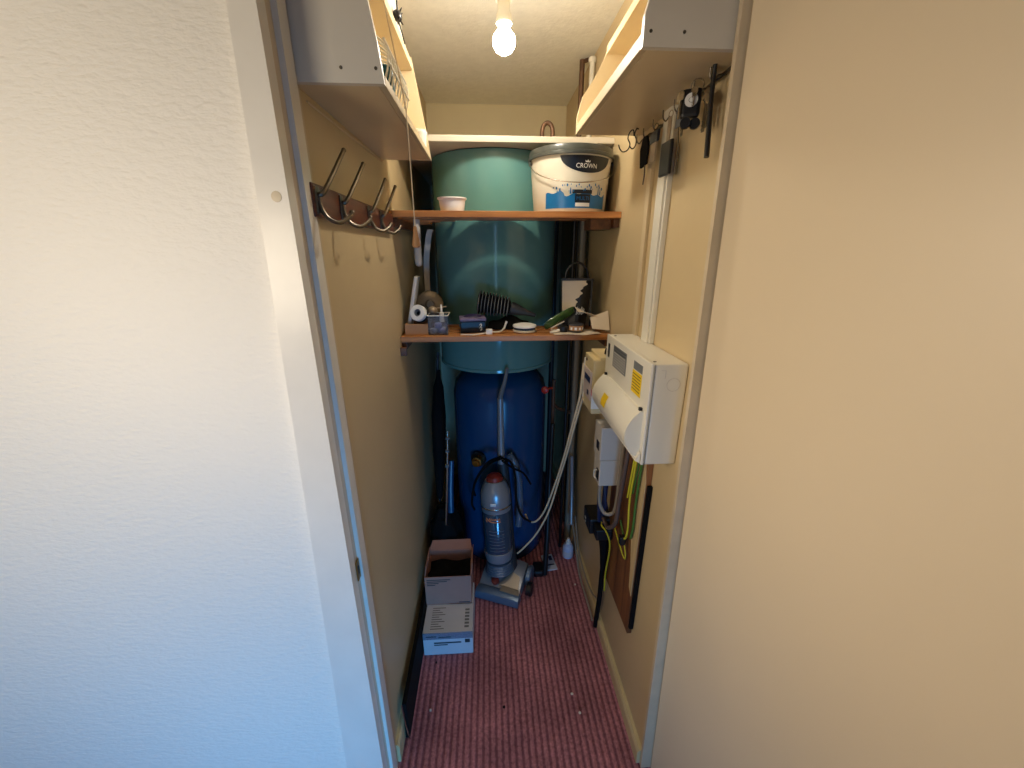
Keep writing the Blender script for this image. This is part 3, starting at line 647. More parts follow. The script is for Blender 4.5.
# padlock / reel with keys
t = thing('key_bunch', 'bunch of keys with a black case and white disc hanging under the right unit', 'keys', (.428, .945, 1.795))
kr = Matrix.Rotation(rad(-24), 3, 'Z'); kp = (.424, .930, 1.86)
b = B(); b.box((.404, .922, 1.832), (.442, .940, 1.884), .007, rot=kr, piv=kp); b.build('black_case', 'black', t)
fd = kr @ Vector((0, -1, 0)); fc_ = kr @ (Vector((.423, .9215, 1.862)) - Vector(kp)) + Vector(kp)
b = B(); b.lathe([(.005, 0), (.0125, 0), (.0125, .002), (.005, .002), (.005, 0)], fc_, 24, fd, caps=False); b.lathe([(.001, 0), (.004, 0), (.004, .003), (.001, .003)], fc_, 12, fd); b.build('white_disc', 'wprint', t)
b = B()
for dx in (-.009, .011): b.lathe([(.001, 0), (.010, 0), (.011, .003), (.010, .008), (.001, .008)], Vector((.424 + dx, .928, 1.821)), 20, fd)
b.build('black_tags', 'black', t)
b = B(); ringb(b, (.430, .925, 1.888), .012, .0013, (.6, 1, 0)); keyblade(b, (.400, .930, 1.880), .050); keyblade(b, (.444, .905, 1.872), .055); keyblade(b, (.421, .917, 1.884), .034); b.build('keys_and_ring', 'steel', t)
b = B(); keyblade(b, (.437, .893, 1.873), .075, .0045); keyblade(b, (.436, .880, 1.862), .060, .004); tag(b.build('loose_keys', 'dull_steel'), 'pair of dull flat keys hanging between the black rod and the key bunch', 'keys')
t = thing('grey_tag_key', 'key with a long grey tag hanging beside the long black fob', 'keys', (.435, 1.005, 1.74))
b = B(); b.box((.432, .992, 1.835), (.438, 1.018, 1.877), .002); b.build('tag', 'greyp', t)
b = B(); keyblade(b, (.435, .985, 1.868), .055); b.tube([(.435, 1.005, 1.838), (.437, 1.0, 1.79), (.434, .995, 1.74)], .0016, 6); ringb(b, (.436, 1.0, 1.878), .008, .001, (1, .2, 0)); b.build('key_and_ring', 'dull_steel', t)
t = thing('long_fob_key', 'pinkish key with a long black fob hanging in front of the white trunking', 'keys', (.432, 1.048, 1.744))
b = B(); b.box((.428, 1.020, 1.744), (.437, 1.078, 1.818), .010); b.build('fob', 'black', t)
b = B(); b.box((.431, 1.040, 1.816), (.434, 1.058, 1.868), .002); ringb(b, (.433, 1.049, 1.873), .008, .001, (1, .2, 0)); b.build('key', 'champagne', t)
t = thing('headed_key', 'key with a square black head and pinkish blade on the rail', 'keys', (.432, 1.13, 1.79))
b = B(); b.box((.428, 1.108, 1.833), (.436, 1.158, 1.860), .006); b.build('key_head', 'navy', t)
b = B(); b.box((.430, 1.118, 1.790), (.434, 1.150, 1.834), .001); b.build('key_blade', 'champagne', t)
b = B(); ringb(b, (.433, 1.133, 1.868), .009, .0012, (1, .2, 0)); b.build('ring', 'dull_steel', t)
t = thing('leather_fob_key', 'key with a narrow dark leather fob at the far end of the rail', 'keys', (.432, 1.2, 1.75))
b = B(); b.prism([(.430, 1.175, 1.795), (.430, 1.218, 1.790), (.430, 1.228, 1.835), (.430, 1.212, 1.864), (.430, 1.190, 1.864), (.430, 1.172, 1.84)], (.006, 0, 0)); b.build('fob', 'blackm', t)
b = B(); b.tube([(.433, 1.19, 1.796), (.434, 1.188, 1.77), (.433, 1.19, 1.745)], .0018, 6); b.build('chain', 'dull_steel', t)
# S hooks
b = B(); b.tube([(.428, 1.284, 1.885), (.423, 1.278, 1.899), (.415, 1.284, 1.894), (.412, 1.288, 1.880), (.420, 1.29, 1.866), (.416, 1.295, 1.852), (.404, 1.30, 1.848), (.394, 1.30, 1.856), (.390, 1.30, 1.866)], .0017, 6)
tag(b.build('wire_hook', 'black'), 'dark wire S hook hanging lower and further left under the right unit', 'hook')
b = B(); b.tube([(.434, 1.268, 1.905 - .006), (.426, 1.262, 1.897), (.424, 1.266, 1.885), (.430, 1.268, 1.872), (.430, 1.27, 1.858), (.422, 1.272, 1.850), (.413, 1.272, 1.857)], .0017, 6)
tag(b.build('wire_hook', 'black'), 'dark wire S hook nearest the far end of the key rail', 'hook')

# ---------------------------------------------------------------- electrics on the right wall
b = B(); b.box((.452, 1.072, 1.3225), (XR, 1.136, 1.90), .002); b.box((.4475, 1.082, 1.3225), (.452, 1.126, 1.90), .001); tag(b.build('cable_trunking', 'white'), 'wide white cable trunking dropping to the top of the consumer unit', 'trunking')
b = B(); b.box((.455, 1.195, 1.30), (XR, 1.222, 1.87), .002); tag(b.build('cable_trunking', 'shelf_paint'), 'narrow cream painted conduit left of the wide white trunking', 'trunking')
t = thing('consumer_unit', 'white electrical fuse board with yellow warning label on the right wall', 'fuse box', (XR, 1.04, 1.06))
x0, x1, y0, y1, z0, z1 = .376, XR - .001, .860, 1.222, 1.060, 1.322
b = B(); b.box((x0 + .008, y0, z0), (x1, y1, z1), .005); b.build('enclosure', 'white', t)
b = B(); b.box((x0, y0 + .002, z0 - .002), (x0 + .0075, y1 + .0, z1 + .001), .003); fc = b.build('front_cover', 'white', t)
# bulging hinged lid over the breakers
b = B(); rings = []
for i in range(13):
    a = i / 12; zz = 1.070 + .127 * a; bulge = .042 * math.sin(math.pi * (a * .93 + .04)) ** .75
    rings.append([(x0 - bulge, y0 + .020, zz), (x0 - bulge, y1 - .020, zz)])
poly = [(x0 + .0005, y0 + .020, 1.070)] + [r[0] for r in rings] + [(x0 + .0005, y0 + .020, 1.197)]
b.prism(poly, (0, y1 - y0 - .040, 0)); ld = b.build('breaker_lid', 'white', t, smooth=True)
b = B(); b.prism([(x0 - .002, y0 + .006, 1.062), (x0 - .002, y0 + .006, 1.09), (x0 - .012, y0 + .012, 1.066), ], (0, .34, 0)); b.build('lid_lip', 'white', t)
for y in (y0 + .030, y1 - .030):
    b = B(); b.box((x0 - .008, y - .005, 1.192), (x0 - .001, y + .005, 1.204), .001); b.build('lid_catch', 'black', ld)
def plate(name, m, ya, yb, za, zb, x, par): b = B(); b.box((x - .0008, ya, za), (x, yb, zb)); return b.build(name, m, par)
lb = plate('circuit_label', 'greyp', 1.030, 1.145, 1.240, 1.304, x0 - .0001, fc)
for k in range(8): plate('print_line', 'dkline' if k in (0, 1) else 'white2', 1.035, 1.140, 1.2975 - k * .0075, 1.2995 - k * .0075, x0 - .0009, lb)
plate('grey_label', 'greyp', .912, .972, 1.282, 1.303, x0 - .0001, fc)
yl = plate('warning_label', 'yellow', .912, .976, 1.220, 1.279, x0 - .0001, fc)
for k in range(6): plate('print_line', 'dkline', .917, .971, 1.270 - k * .008, 1.2715 - k * .008, x0 - .0009, yl)
plate('slot', 'black', 1.184, 1.200, 1.255, 1.298, x0 - .0001, fc)
for y in (.885, 1.19):
    b = B(); b.lathe([(.001, 0), (.004, 0), (.004, .0015), (.001, .0015)], (x0 + .016, y, z1 - .0002), 14); b.build('screw', 'dull_steel', t)
b = B()
for i in range(8):
    y = 1.085 + .040 * i / 8; a0_ = i / 8
def lidpt(y, a): 
    return Vector((x0 - .042 * math.sin(math.pi * (a * .93 + .04)) ** .75 - .0008, y, 1.070 + .127 * a))
b.grid(lambda u, v: lidpt(1.060 + .042 * u, .50 + .28 * v), 4, 6); b.build('yellow_sticker', 'yellow', ld)
b = B(); 
ringb(b, (.432, y0 - .0002, 1.272), .016, .0007, (0, 1, 0)); b.tube([(.400, y0 - .0002, 1.308), (.410, y0 - .0002, 1.308), (.410, y0 - .0002, 1.288)], .0007, 5, 0); b.build('knockout_ring', 'white2', t)
b = B(); b.tube([(x0 + .0078, y0 - .0004, z0), (x0 + .0078, y0 - .0004, z1)], .0008, 5, 0); b.build('cover_seam', 'greyp', t)
# meter
t = thing('electricity_meter', 'cream electricity meter on the right wall behind the fuse board', 'meter', (.40, 1.32, 1.03))
mx, my0, my1, mz0, mz1 = .340, 1.225, 1.345, 1.035, 1.235
b = B(); b.box((mx, my0, mz0 + .01), (XR - .02, my1, mz1), .006); b.build('meter_case', 'cream_pl', t)
b = B(); b.box((mx + .02, my0 - .006, mz1 - .001), (XR - .03, my1 + .004, mz1 + .010), .003); b.build('top_cap', 'cream_pl', t)
b = B(); b.box((mx - .004, my0 + .008, mz0 + .055), (mx - .0002, my1 - .012, mz1 - .045), .002); b.build('display_window', 'pinkish', t)
b = B(); b.box((mx - .0055, my0 + .02, mz0 + .115), (mx - .0042, my1 - .03, mz0 + .135)); b.box((mx - .0055, my0 + .03, mz0 + .070), (mx - .0042, my0 + .05, mz0 + .085)); b.build('dial_marks', 'bluew', t)
b = B(); b.box((mx - .001, my0 - .001, mz0 + .03), (mx + .05, my0 - .0001, mz0 + .10)); b.build('side_label', 'wprint', t)
b = B(); b.box((mx - .0015, my0 + .002, mz0 + .075), (mx - .0002, my0 + .006, mz0 + .098)); b.build('red_mark', 'red', t)
b = B(); b.box((mx - .002, my1 - .006, mz0 + .03), (mx + .004, my1 + .004, mz1 - .02), .002); b.build('side_strip', 'wprint', t)
for z in (mz1 - .018,):
    b = B(); b.lathe([(.001, 0), (.006, 0), (.006, .003), (.001, .003)], (mx, my1 - .03, z), 14, (-1, 0, 0)); b.build('screw', 'dull_steel', t)
b = B(); b.box((XR - .0195, 1.225, 1.0), (XR - .001, 1.345, 1.24), .002); tag(b.build('meter_board', 'ply'), 'small dark board fixed behind the electricity meter', 'board')
b = B(); b.tube([(.39, 1.26, 1.245), (.395, 1.262, 1.262), (.42, 1.265, 1.268), (.44, 1.27, 1.266)], .008, 10); tag(b.build('black_gland', 'black'), 'black cable gland on top of the electricity meter', 'cable gland')
# isolator / white terminal box
t = thing('isolator_box', 'white terminal box under the electricity meter with dark vents on its side', 'terminal box', (.41, 1.20, .81))
b = B(); b.box((.362, 1.155, .905), (XR - .022, 1.235, 1.025), .004); b.build('upper_case', 'white2', t)
b = B(); b.box((.366, 1.158, .805), (XR - .022, 1.232, .9035), .004); b.build('lower_case', 'white2', t)
b = B(); b.box((.3605, 1.17, .935), (.3622, 1.20, .965), .0005); b.box((.364, 1.165, .822), (.3662, 1.19, .862), .0005); b.build('vent_slots', 'black', t)
b = B(); b.tube([(.358, 1.165, .832), (.352, 1.175, .836), (.352, 1.175, .862), (.358, 1.165, .866)], .002, 6, 0); b.build('wire_latch', 'white', t)
b = B(); b.lathe([(.001, 0), (.006, 0), (.006, .012), (.001, .012)], (.44, 1.1545, .90), 12, (0, -1, 0)); b.build('black_tie', 'black', t)
# cable loop below
b = B(); b.tube([(.376, 1.170, .8045), (.376, 1.172, .765), (.380, 1.165, .725), (.395, 1.150, .700), (.418, 1.136, .712), (.426, 1.134, .76), (.428, 1.134, .84), (.430, 1.134, .93), (.432, 1.134, 1.00)], .0065, 10); tag(b.build('grey_conduit', 'greycable'), 'thick grey cable looping under the white terminal box', 'cable')
b = B(); b.tube([(.405, 1.195, .806), (.405, 1.20, .74), (.410, 1.21, .66), (.415, 1.23, .600)], .009, 10); b.tube([(.385, 1.20, .806), (.386, 1.205, .74), (.395, 1.22, .66), (.405, 1.24, .60)], .007, 10); b.tube([(.395, 1.18, .806), (.398, 1.17, .745), (.410, 1.18, .700)], .005, 8); tag(b.build('blue_wires', 'bluew'), 'dark blue wires dropping from the white terminal box to the black cutout', 'cable')
b = B(); b.tube([(.408, 1.20, .640), (.410, 1.15, .640), (.416, 1.10, .700), (.418, 1.09, .79), (.418, 1.075, .88), (.418, 1.06, .97), (.420, 1.05, 1.059)], .0075, 10); tag(b.build('brown_cable', 'browncable'), 'brown grey cable curving up the backboard to the fuse board', 'cable')
# service cutout
t = thing('service_cutout', 'black electrical service block low on the right wall', 'fuse block', (.42, 1.28, .53))
b = B(); b.box((.372, 1.245, .535), (XR - .004, 1.345, .600), .006); b.box((.385, 1.195, .545), (.445, 1.244, .590), .004); b.build('block', 'black', t)
b = B(); b.box((.3712, 1.305, .560), (.3722, 1.320, .566)); b.box((.3712, 1.305, .546), (.3722, 1.316, .550)); b.build('white_marks', 'wprint', t)
b = B(); b.tube([(.425, 1.235, .536), (.432, 1.235, .47), (.440, 1.25, .38), (.442, 1.262, .33), (.444, 1.27, .20), (.444, 1.285, .08), (.443, 1.29, .01)], lambda u: .020 - .010 * min(1, u * 2.2), 12); tag(b.build('supply_cable', 'blackm'), 'thick black supply cable running from the service block to the floor', 'cable')
b = B(); b.tube([(.41, 1.24, .606), (.408, 1.215, .610), (.402, 1.195, .612), (.412, 1.175, .605), (.424, 1.16, .57), (.434, 1.18, .50), (.440, 1.215, .38), (.443, 1.22, .28)], .0028, 8); tag(b.build('earth_wire', 'yw'), 'yellow earth wire hooked out of the black service block', 'wire')
# earth wires by the backboard
b = B(); b.tube([(.425, 1.00, 1.059), (.426, 1.012, .95), (.428, 1.03, .84), (.430, 1.025, .74), (.430, 1.035, .69), (.430, 1.06, .668)], .0032, 8); b.tube([(.421, 1.00, 1.059), (.421, 1.02, .93), (.424, 1.04, .84)], .003, 8); tag(b.build('earth_wire', 'yw'), 'yellow earth wire curving down the front of the brown backboard', 'wire')
b = B(); b.tube([(.438, .985, 1.059), (.439, 1.0, .95), (.440, 1.010, .84), (.440, 1.01, .75), (.440, 1.02, .70)], .0038, 8); b.tube([(.434, .995, 1.059), (.434, 1.01, .95), (.435, 1.03, .86)], .003, 8)
b.tube([(.438, 1.06, .668), (.439, 1.09, .675), (.440, 1.118, .695)], .0035, 8); tag(b.build('earth_wire', 'gw'), 'green earth wires running down behind the yellow one', 'wire')
b = B(); b.box((.418, 1.045, .650), (.436, 1.066, .680), .003); tag(b.build('wire_clamp', 'black'), 'small black clamp joining the earth wires on the backboard', 'clamp')
b = B(); b.tube([(.426, 1.14, .660), (.430, 1.09, .630), (.436, 1.045, .600), (.438, 1.04, .617), (.436, 1.055, .650)], .0022, 8, 3); tag(b.build('earth_wire', 'yw'), 'pointed loop of yellow wire below the black clamp', 'wire')
# brown backboard, leaning slightly off the wall
t = thing('backboard', 'brown wooden backboard with a pale edge strip below the fuse board', 'board', (.452, 1.10, .33))
b = B(); b.prism([(XR - .016, .982, .340), (XR - .016, .973, 1.058), (XR - .016, 1.222, 1.058), (XR - .016, 1.222, .80), (XR - .016, 1.265, .79), (XR - .016, 1.265, .330)], (.0145, 0, 0)); b.build('board', 'ply', t)
b = B(); b.prism([(XR - .0185, .984, .50), (XR - .0185, .975, .93), (XR - .0185, .990, .99), (XR - .0185, 1.034, .99), (XR - .0185, 1.032, .70), (XR - .0185, 1.012, .60), (XR - .0185, 1.005, .52)], (.0024, 0, 0)); b.build('pale_strip', 'plyedge', t)
b = B(); b.prism([(XR - .014, .972, .37), (XR - .014, .962, .925), (XR - .001, .962, .925), (XR - .001, .972, .37)], (0, .010, 0)); b.build('dark_edge', 'blackm', t)
# hanging flex
b = B(); b.tube([(.338, 1.352, 1.19), (.334, 1.35, 1.12), (.330, 1.352, 1.055), (.312, 1.38, .92), (.300, 1.43, .78), (.285, 1.50, .62), (.250, 1.55, .44), (.215, 1.58, .35), (.180, 1.60, .33), (.160, 1.62, .36)], .0042, 8); tag(b.build('hanging_flex', 'cord'), 'cream flex hanging from the meter and looping down behind the vacuum cleaner', 'cable')
b = B(); b.tube([(.342, 1.352, 1.06), (.318, 1.37, .92), (.306, 1.42, .78), (.292, 1.49, .62), (.262, 1.53, .44), (.21, 1.55, .30), (.15, 1.56, .21), (.12, 1.57, .17)], .0040, 8); tag(b.build('hanging_flex', 'cord'), 'second cream flex falling beside the first and reaching lower to the floor', 'cable')
b = B(); b.tube([(.446, 1.85, .16), (.448, 1.75, .075), (.440, 1.60, .008), (.439, 1.47, .007), (.440, 1.36, .008), (.438, 1.32, .007)], .005, 8); b.tube([(.452, 1.80, .20), (.4505, 1.68, .085), (.4475, 1.52, .070), (.450, 1.40, .085), (.452, 1.33, .12)], .004, 8); tag(b.build('skirting_cable', 'greycable'), 'grey cables running along the foot of the right wall', 'cable')

# ---------------------------------------------------------------- upright vacuum cleaner
FL = Vector((-.088, 1.478, 0)); E_ = Vector((.931, -.366, 0)); Nn = Vector((.366, .931, 0))
def hp(s, t, z): return FL + E_ * s + Nn * t + Vector((0, 0, z))
t = thing('vacuum_cleaner', 'silver and blue upright vacuum cleaner standing before the blue cylinder', 'vacuum cleaner', (.05, 1.56, 0))
def hood(prof, s0, s1, taper=.0):
    b = B(); rings = []
    for i in range(11):
        u = i / 10; s = s0 + (s1 - s0) * u; k = 1 - .10 * abs(2 * u - 1) ** 4
        rings.append([hp(s, tt, z * k) for tt, z in prof])
    b.ring(rings); b.sm = True; return b
hood([(.0, .006), (-.004, .022), (.004, .044), (.022, .054), (.044, .052), (.048, .006)], 0, .212).build('nozzle_bar', 'silverblue', t)
hood([(.045, .008), (.046, .052), (.075, .068), (.11, .084), (.15, .098), (.20, .096), (.212, .07), (.212, .012)], .004, .205).build('head_cover', 'silver', t)
hood([(.004, .002), (.004, .010), (.20, .010), (.20, .002)], .01, .20).build('base_plate', 'black', t)
b = B(); b.ring([[hp(.115, .024, .0565), hp(.208, .024, .0515), hp(.205, .046, .0545), hp(.120, .046, .058)], [hp(.115, .022, .062), hp(.208, .022, .057), hp(.204, .048, .060), hp(.120, .048, .064)]]); b.build('trim_bar', 'champagne', t)
b = B(); b.ring([[hp(.100, .052, .058), hp(.198, .052, .054), hp(.190, .105, .078), hp(.150, .12, .086)], [hp(.100, .052, .064), hp(.198, .052, .060), hp(.190, .105, .084), hp(.150, .12, .092)]]); b.build('trim_panel', 'champagne', t)
b = B(); b.lathe([(.001, 0), (.019, 0), (.020, .006), (.017, .016), (.008, .020), (.001, .020)], hp(.078, .066, .064), 24, (0.0, -.45, 1)); b.build('red_pedal', 'vac_red', t)
b = B(); b.lathe([(.001, -.012), (.044, -.012), (.048, -.008), (.048, .008), (.044, .012), (.020, .014), (.001, .014)], hp(.222, .165, .049), 32, E_); w1 = b.build('wheel', 'silverblue', t)
b = B(); b.lathe([(.001, -.012), (.030, -.012), (.032, .012), (.001, .012)], hp(.240, .10, .033), 24, E_); b.build('wheel', 'black', t)
A0 = Vector((.030, 1.560, .150)); A1 = Vector((.012, 1.628, .625)); AX = (A1 - A0).normalized(); LA = (A1 - A0).length
# ridged neck
b = B(); pr = [(.001, 0)]
for k in range(5): pr += [(.066 - .002 * k, .002 + .011 * k), (.070 - .002 * k, .004 + .011 * k), (.070 - .002 * k, .008 + .011 * k), (.066 - .002 * k, .010 + .011 * k)]
pr += [(.001, .058)]
b.lathe(pr, A0 - AX * .055, 40, AX); b.build('neck_bellows', 'silverblue', t)
def can(u): return A0 + AX * LA * u
b = B(); b.lathe([(.001, .0), (.046, .002), (.062, .012), (.068, .035), (.069, .06), (.0665, .062), (.001, .062)], can(.0), 48, AX); b.build('bin_base', 'silver', t)
b = B(); b.lathe([(.064, .0), (.066, .002), (.067, .20), (.064, .205)], can(.125), 48, AX); bn = b.build('dust_bin', 'clearblue', t)
b = B()
for k in range(7):
    q_ = Vector((0, 0, 1)).rotation_difference(AX); c0 = can(.17 + .035 * k)
    b.tube([q_ @ Vector((.0676 * math.cos(a), .0676 * math.sin(a), 0)) + c0 for a in [rad(-125) + rad(62) * i / 8 for i in range(9)]], .0016, 6, 0)
b.build('bin_ribs', 'silverblue', bn)
b = B()
def onbin(sx, sz, off=.0006):
    q_ = Vector((0, 0, 1)).rotation_difference(AX); a = rad(-100) + sx / .0675; return q_ @ Vector(((.0675 + off) * math.cos(a), (.0675 + off) * math.sin(a), sz)) + can(.125)
# orange swoosh lettering on the bin (unreadable in the photograph)
b.tube([onbin(-.040, .188, .001), onbin(-.032, .180, .001), (onbin(-.015, .172, .001)), onbin(.012, .170, .001), onbin(.028, .174, .001)], .0024, 6)
b.tube([onbin(-.044, .178, .001), onbin(-.036, .168, .001)], .002, 6, 0)
for k in range(6): b.tube([onbin(-.026 + .009 * k, .180, .001), onbin(-.022 + .009 * k, .189, .001), onbin(-.019 + .009 * k, .180, .001)], .0016, 6, 3)
b.build('orange_logo', 'orange', bn)
b = B(); b.lathe([(.064, .0), (.0685, .001), (.0695, .006), (.0685, .012), (.070, .016), (.070, .085), (.066, .100), (.056, .128), (.046, .146), (.001, .150)], can(.555), 48, AX); um = b.build('upper_housing', 'silver', t)
b = B(); b.lathe([(.0700, 0), (.0715, .002), (.0715, .006), (.0700, .008)], can(.60), 48, AX, caps=False); b.build('chrome_ring', 'steel', um)
b = B(); b.lathe([(.001, .0), (.040, .0), (.036, .018), (.020, .030), (.001, .034)], can(.555) + AX * .146, 32, AX); b.build('red_cap', 'vac_red', um)
b = B()
q_ = Vector((0, 0, 1)).rotation_difference(AX)
b.box((-.016, -.0728, .045), (.010, -.066, .058), .002)
for v in b.bm.verts: v.co = q_ @ (Matrix.Rotation(rad(-8), 3, 'Z') @ v.co) + can(.555)
b.build('badge', 'wprint', um)
b = B(); b.tube([hp(.13, .15, .06), (.075, 1.615, .20), (.070, 1.655, .40), (.055, 1.672, .62)], (.038, .026), 20); b.build('back_spine', 'darkgrey', t)
b = B(); b.tube([(.048, 1.660, .62), (.047, 1.664, .78), (.046, 1.664, .945)], (.0175, .0135), 20); b.build('handle_tube', 'silver', t)
b = B(); b.tube([(.046, 1.664, .940), (.050, 1.660, .965), (.066, 1.648, 1.03), (.076, 1.640, 1.088)], (.012, .0075), 14); b.ball((.076, 1.640, 1.088), .0078); b.build('handle_grip', 'greyp', t)
b = B(); b.tube([(.085, 1.665, .66), (.118, 1.655, .60), (.132, 1.648, .50), (.135, 1.640, .38), (.128, 1.632, .285)], .017, 14); b.build('hose_wand', 'silverblue', t)
b = B()
b.tube([(.046, 1.640, .655), (-.01, 1.600, .650), (-.060, 1.590, .600), (-.085, 1.610, .52), (-.080, 1.640, .46)], .0055, 8)
b.tube([(.046, 1.640, .665), (-.02, 1.590, .660), (-.075, 1.590, .56), (-.095, 1.615, .44), (-.085, 1.64, .38)], .0055, 8)
b.tube([(.046, 1.640, .66), (.090, 1.60, .655), (.110, 1.590, .58), (.115, 1.585, .46), (.140, 1.58, .38), (.185, 1.59, .335)], .0055, 8)
b.tube([(.05, 1.640, .645), (.100, 1.61, .62), (.150, 1.63, .58), (.19, 1.66, .50)], .005, 8)
b.build('power_cord', 'blackm', t)

# ---------------------------------------------------------------- cartons
t = thing('white_box', 'low white carton on the carpet underneath the open brown box', 'box', (-.187, 1.31, 0))
b = B(); b.box((-.288, 1.205, 0), (-.088, 1.455, .118), .002); bb = b.build('carton', 'cardw', t)
b = B(); b.box((-.2885, 1.2040, .085), (-.0875, 1.2049, .1185)); b.build('tape_strip', 'clear', bb)
b = B()
for (s0, s1, z, h) in ((-.275, -.235, .098, .004), (-.225, -.175, .094, .003)): b.box((s0, 1.2035, z), (s1, 1.2049, z + h))
b.box((-.245, 1.2035, .062), (-.135, 1.2049, .068)); b.box((-.245, 1.2035, .052), (-.190, 1.2049, .056)); b.box((-.120, 1.2035, .062), (-.10, 1.2049, .080))
b.build('front_print', 'dkline', bb)
b = B()
for k in range(10): b.box((-.260, 1.222 + k * .011, .1180), (-.205 - .012 * (k % 3), 1.2255 + k * .011, .1186))
for k in range(6): b.box((-.122, 1.225 + k * .016, .1180), (-.104, 1.234 + k * .016, .1186))
b.build('top_print', 'greyp', bb)
t = thing('brown_box', 'open brown cardboard box stacked on top of the low white carton', 'box', (-.195, 1.43, .119))
x0, x1, y0, y1, z0, z1 = -.290, -.095, 1.340, 1.500, .1192, .268
b = B()
b.box((x0, y0, z0), (x1, y0 + .003, z1)); b.box((x0, y1 - .003, z0), (x1, y1, z1)); b.box((x0, y0 + .003, z0), (x0 + .003, y1 - .003, z1)); b.box((x1 - .003, y0 + .003, z0), (x1, y1 - .003, z1)); b.box((x0, y0, z0), (x1, y1, z0 + .003))
bb = b.build('carton', 'carton', t)
b = B(); b.prism([(x0, y1, z1), (x1, y1, z1), (x1 - .01, y1 + .045, z1 + .018), (x0 + .01, y1 + .045, z1 + .018)], (0, 0, .003)); b.build('flap', 'carton', t)
b = B(); b.prism([(x1, y0 + .01, z1), (x1, y1, z1), (x1 + .004, y1 - .01, z1 + .035), (x1 + .004, y0 + .03, z1 + .035)], (.0025, 0, 0)); b.build('flap', 'carton', t)
b = B(); b.prism([(x0, y0 + .01, z1), (x0, y1, z1), (x0 + .002, y1 - .01, z1 + .028), (x0 + .002, y0 + .03, z1 + .028)], (.0025, 0, 0)); b.build('flap', 'carton', t)
b = B()
for k, L in enumerate((.10, .085, .05, .035)): b.box((x0 + .008, y0 - .0012, z1 - .016 - k * .009), (x0 + .008 + L, y0 + .0001, z1 - .013 - k * .009))
b.box((x1 - .055, y0 - .0012, z0 + .008), (x1 - .008, y0 + .0001, z0 + .012)); b.build('front_print', 'dkline', bb)
b = B(); b.grid(lambda u, v: Vector((x0 + .006 + (x1 - x0 - .012) * u, y0 + .006 + (y1 - y0 - .012) * v, z1 - .050 + .022 * math.sin(u * 9 + 2) * math.sin(v * 6))), 16, 12); tag(b.build('crumpled_bag', 'blackm'), 'dark crumpled plastic bag inside the open brown box', 'bag')

# ---------------------------------------------------------------- dark things at the foot of the left wall and behind
t = thing('black_case', 'long thin black case standing on edge against the left skirting', 'case', (-.30, 1.2, 0))
b = B(); b.box((-.3075, .915, 0.0), (-.2925, 1.52, .165), .003); b.build('case_body', 'blackm', t)
b = B(); b.tube([(-.307, .912, .166), (-.302, .908, .10), (-.290, .905, .012)], .0022, 8); b.build('metal_end', 'steel', t)
b = B()
def bag(c, sx, sy, sz, seed):
    rg = random.Random(seed); ph = [rg.uniform(0, 6) for _ in range(6)]
    bb_ = B(); bb_.ball(c, 1, sx, sy, sz, seg=36)
    for v in bb_.bm.verts:
        d = v.co - Vector(c); n_ = Vector((d.x / sx, d.y / sy, d.z / sz))
        k = 1 + .06 * math.sin(n_.x * 7 + ph[0]) * math.sin(n_.y * 8 + ph[1]) + .05 * math.sin(n_.z * 11 + ph[2] + n_.x * 5) + .03 * math.sin(n_.y * 17 + ph[3])
        v.co = Vector(c) + d * k; v.co.z = max(v.co.z, .001); v.co.x = max(v.co.x, XL + .02)
    return bb_
tag(bag((-.222, 1.645, .20), .085, .105, .215, 2).build('black_sack', 'blackm'), 'black plastic sack slumped on the floor behind the open brown box', 'bag')
b.bm.free()
t = thing('umbrella', 'folded black umbrella leaning in the dark corner left of the cylinder', 'umbrella', (-.245, 1.78, .35))
b = B(); b.lathe([(.004, 0), (.014, .03), (.030, .25), (.034, .42), (.024, .56), (.012, .60), (.010, .64)], (-.252, 1.66, .42), 18, (.02, .22, 1)); b.build('canopy', 'blackm', t)
b = B(); b.tube([(-.252, 1.66, .43), (-.244, 1.775, .96), (-.242, 1.80, 1.07), (-.236, 1.79, 1.12), (-.232, 1.765, 1.13)], .0065, 10); b.build('shaft', 'darkgrey', t)
t = thing('walking_pole', 'thin steel pole leaning upright left of the blue cylinder', 'pole', (-.215, 1.50, .45))
b = B(); b.tube([(-.212, 1.535, .38), (-.196, 1.55, .62), (-.184, 1.56, .84)], .0042, 10); b.build('shaft', 'steel', t)
b = B(); 
for f in (.67, .74, .80): b.lathe([(.005, 0), (.009, .002), (.009, .012), (.005, .014)], Vector((-.212, 1.535, .38)).lerp(Vector((-.184, 1.56, .84)), (f - .38) / .46), 12, (.06, .06, 1))
b.build('clamp_rings', 'greyp', t)
b = B(); b.tube([(-.194, 1.60, .40), (-.192, 1.63, .52), (-.186, 1.66, .64)], (.014, .012), 14); tag(b.build('blue_tube', 'blue'), 'blue plastic tube poking up behind the steel pole', 'tube')
b = B(); b.tube([(.262, 1.60, .006), (.275, 1.64, .20), (.288, 1.70, .45), (.30, 1.74, .78)], (.014, .011), 12); tag(b.build('black_wand', 'black'), 'black hollow wand leaning right of the vacuum cleaner', 'wand')
b = B(); b.box((.205, 1.585, .0), (.255, 1.66, .035), .010); tag(b.build('black_nozzle', 'black'), 'small black floor nozzle lying behind the vacuum wheel', 'nozzle')
b = B(); b.tube([(.418, 1.74, .20), (.424, 1.79, .36), (.420, 1.815, .56)], .010, 12); b.ball((.418, 1.74, .20), .011); tag(b.build('grey_tube', 'silver'), 'short bluish grey tube hanging by the pipes on the right', 'tube')
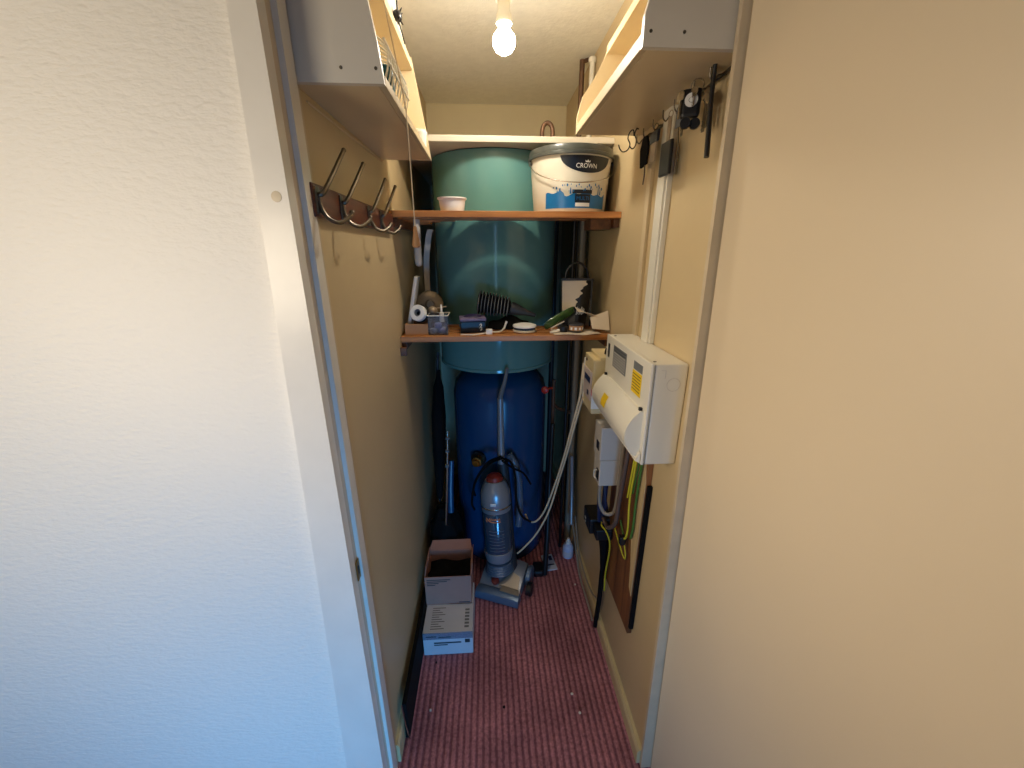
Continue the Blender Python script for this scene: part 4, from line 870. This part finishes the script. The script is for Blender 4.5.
# ---------------------------------------------------------------- small things on the carpet
t = thing('paper_packet', 'small white paper packet with blue print lying on the carpet', 'packet', (.298, 1.675, 0))
b = B(); rz = Matrix.Rotation(rad(8), 3, 'Z'); pv = (.298, 1.675, 0); b.box((.268, 1.625, .0005), (.328, 1.735, .007), .002, rot=rz, piv=pv); pk_ = b.build('packet', 'packetm', t)
b = B(); b.box((.276, 1.69, .0071), (.294, 1.722, .0076), rot=rz, piv=pv); b.box((.302, 1.69, .0071), (.320, 1.722, .0076), rot=rz, piv=pv); b.box((.276, 1.655, .0071), (.320, 1.664, .0076), rot=rz, piv=pv); b.build('print', 'bluew', pk_)
t = thing('bottle', 'small translucent white bottle standing on the carpet by the right wall', 'bottle', (.412, 1.725, 0))
b = B(); b.lathe([(.001, .0005), (.026, .001), (.028, .006), (.028, .062), (.024, .074), (.013, .082), (.012, .090), (.001, .091)], (.405, 1.725, 0), 28); b.build('bottle_body', 'bottle', t)
b = B(); b.lathe([(.0135, .0), (.0135, .014), (.008, .016), (.007, .030), (.001, .031)], (.405, 1.725, .086), 20); b.build('cap', 'wprint', t)
b = B(); b.lathe([(.0284, .012), (.0284, .045)], (.405, 1.725, 0), 28, caps=False); b.build('label_band', 'packetm', t)
rng = random.Random(11)
for k, (x, y, l) in enumerate(((.404, 1.526, 'white crumb on the carpet near the bottle'), (.285, 1.02, 'white fleck on the carpet nearest the doorway on the right'), (.30, .955, 'second white fleck on the carpet just nearer than the first'), (-.235, .995, 'pale fleck on the carpet near the black case'), (.03, .99, 'dark crumb in the middle of the carpet'), (-.235, 1.17, 'dark crumb in front of the white carton'))):
    b = B(); b.ball((x, y, .0042), .0045, rng.uniform(.8, 1.3), rng.uniform(.8, 1.3), .8, 8); tag(b.build('crumb', 'dust' if k < 4 else 'blackm'), l, 'crumb', 'crumbs on the carpet')
# strike plate on the door frame and filled screw hole in the architrave
t = thing('strike_plate', 'small brass strike plate on the left door frame', 'strike plate', (-.317, .7665, .855))
b = B(); b.box((-.3195, .758, .832), (-.3165, .776, .884), .001); b.build('plate', 'brass', t)
b = B(); b.box((-.3166, .763, .846), (-.3162, .771, .870)); b.build('latch_hole', 'black', t)
b = B(); b.lathe([(.001, 0), (.0085, 0), (.008, .0007), (.001, .001)], (-.342, .732, 1.655), 20, (0, -1, 0)); tag(b.build('screw_cover', 'jamb'), 'round painted screw cover on the left architrave', 'screw cover')
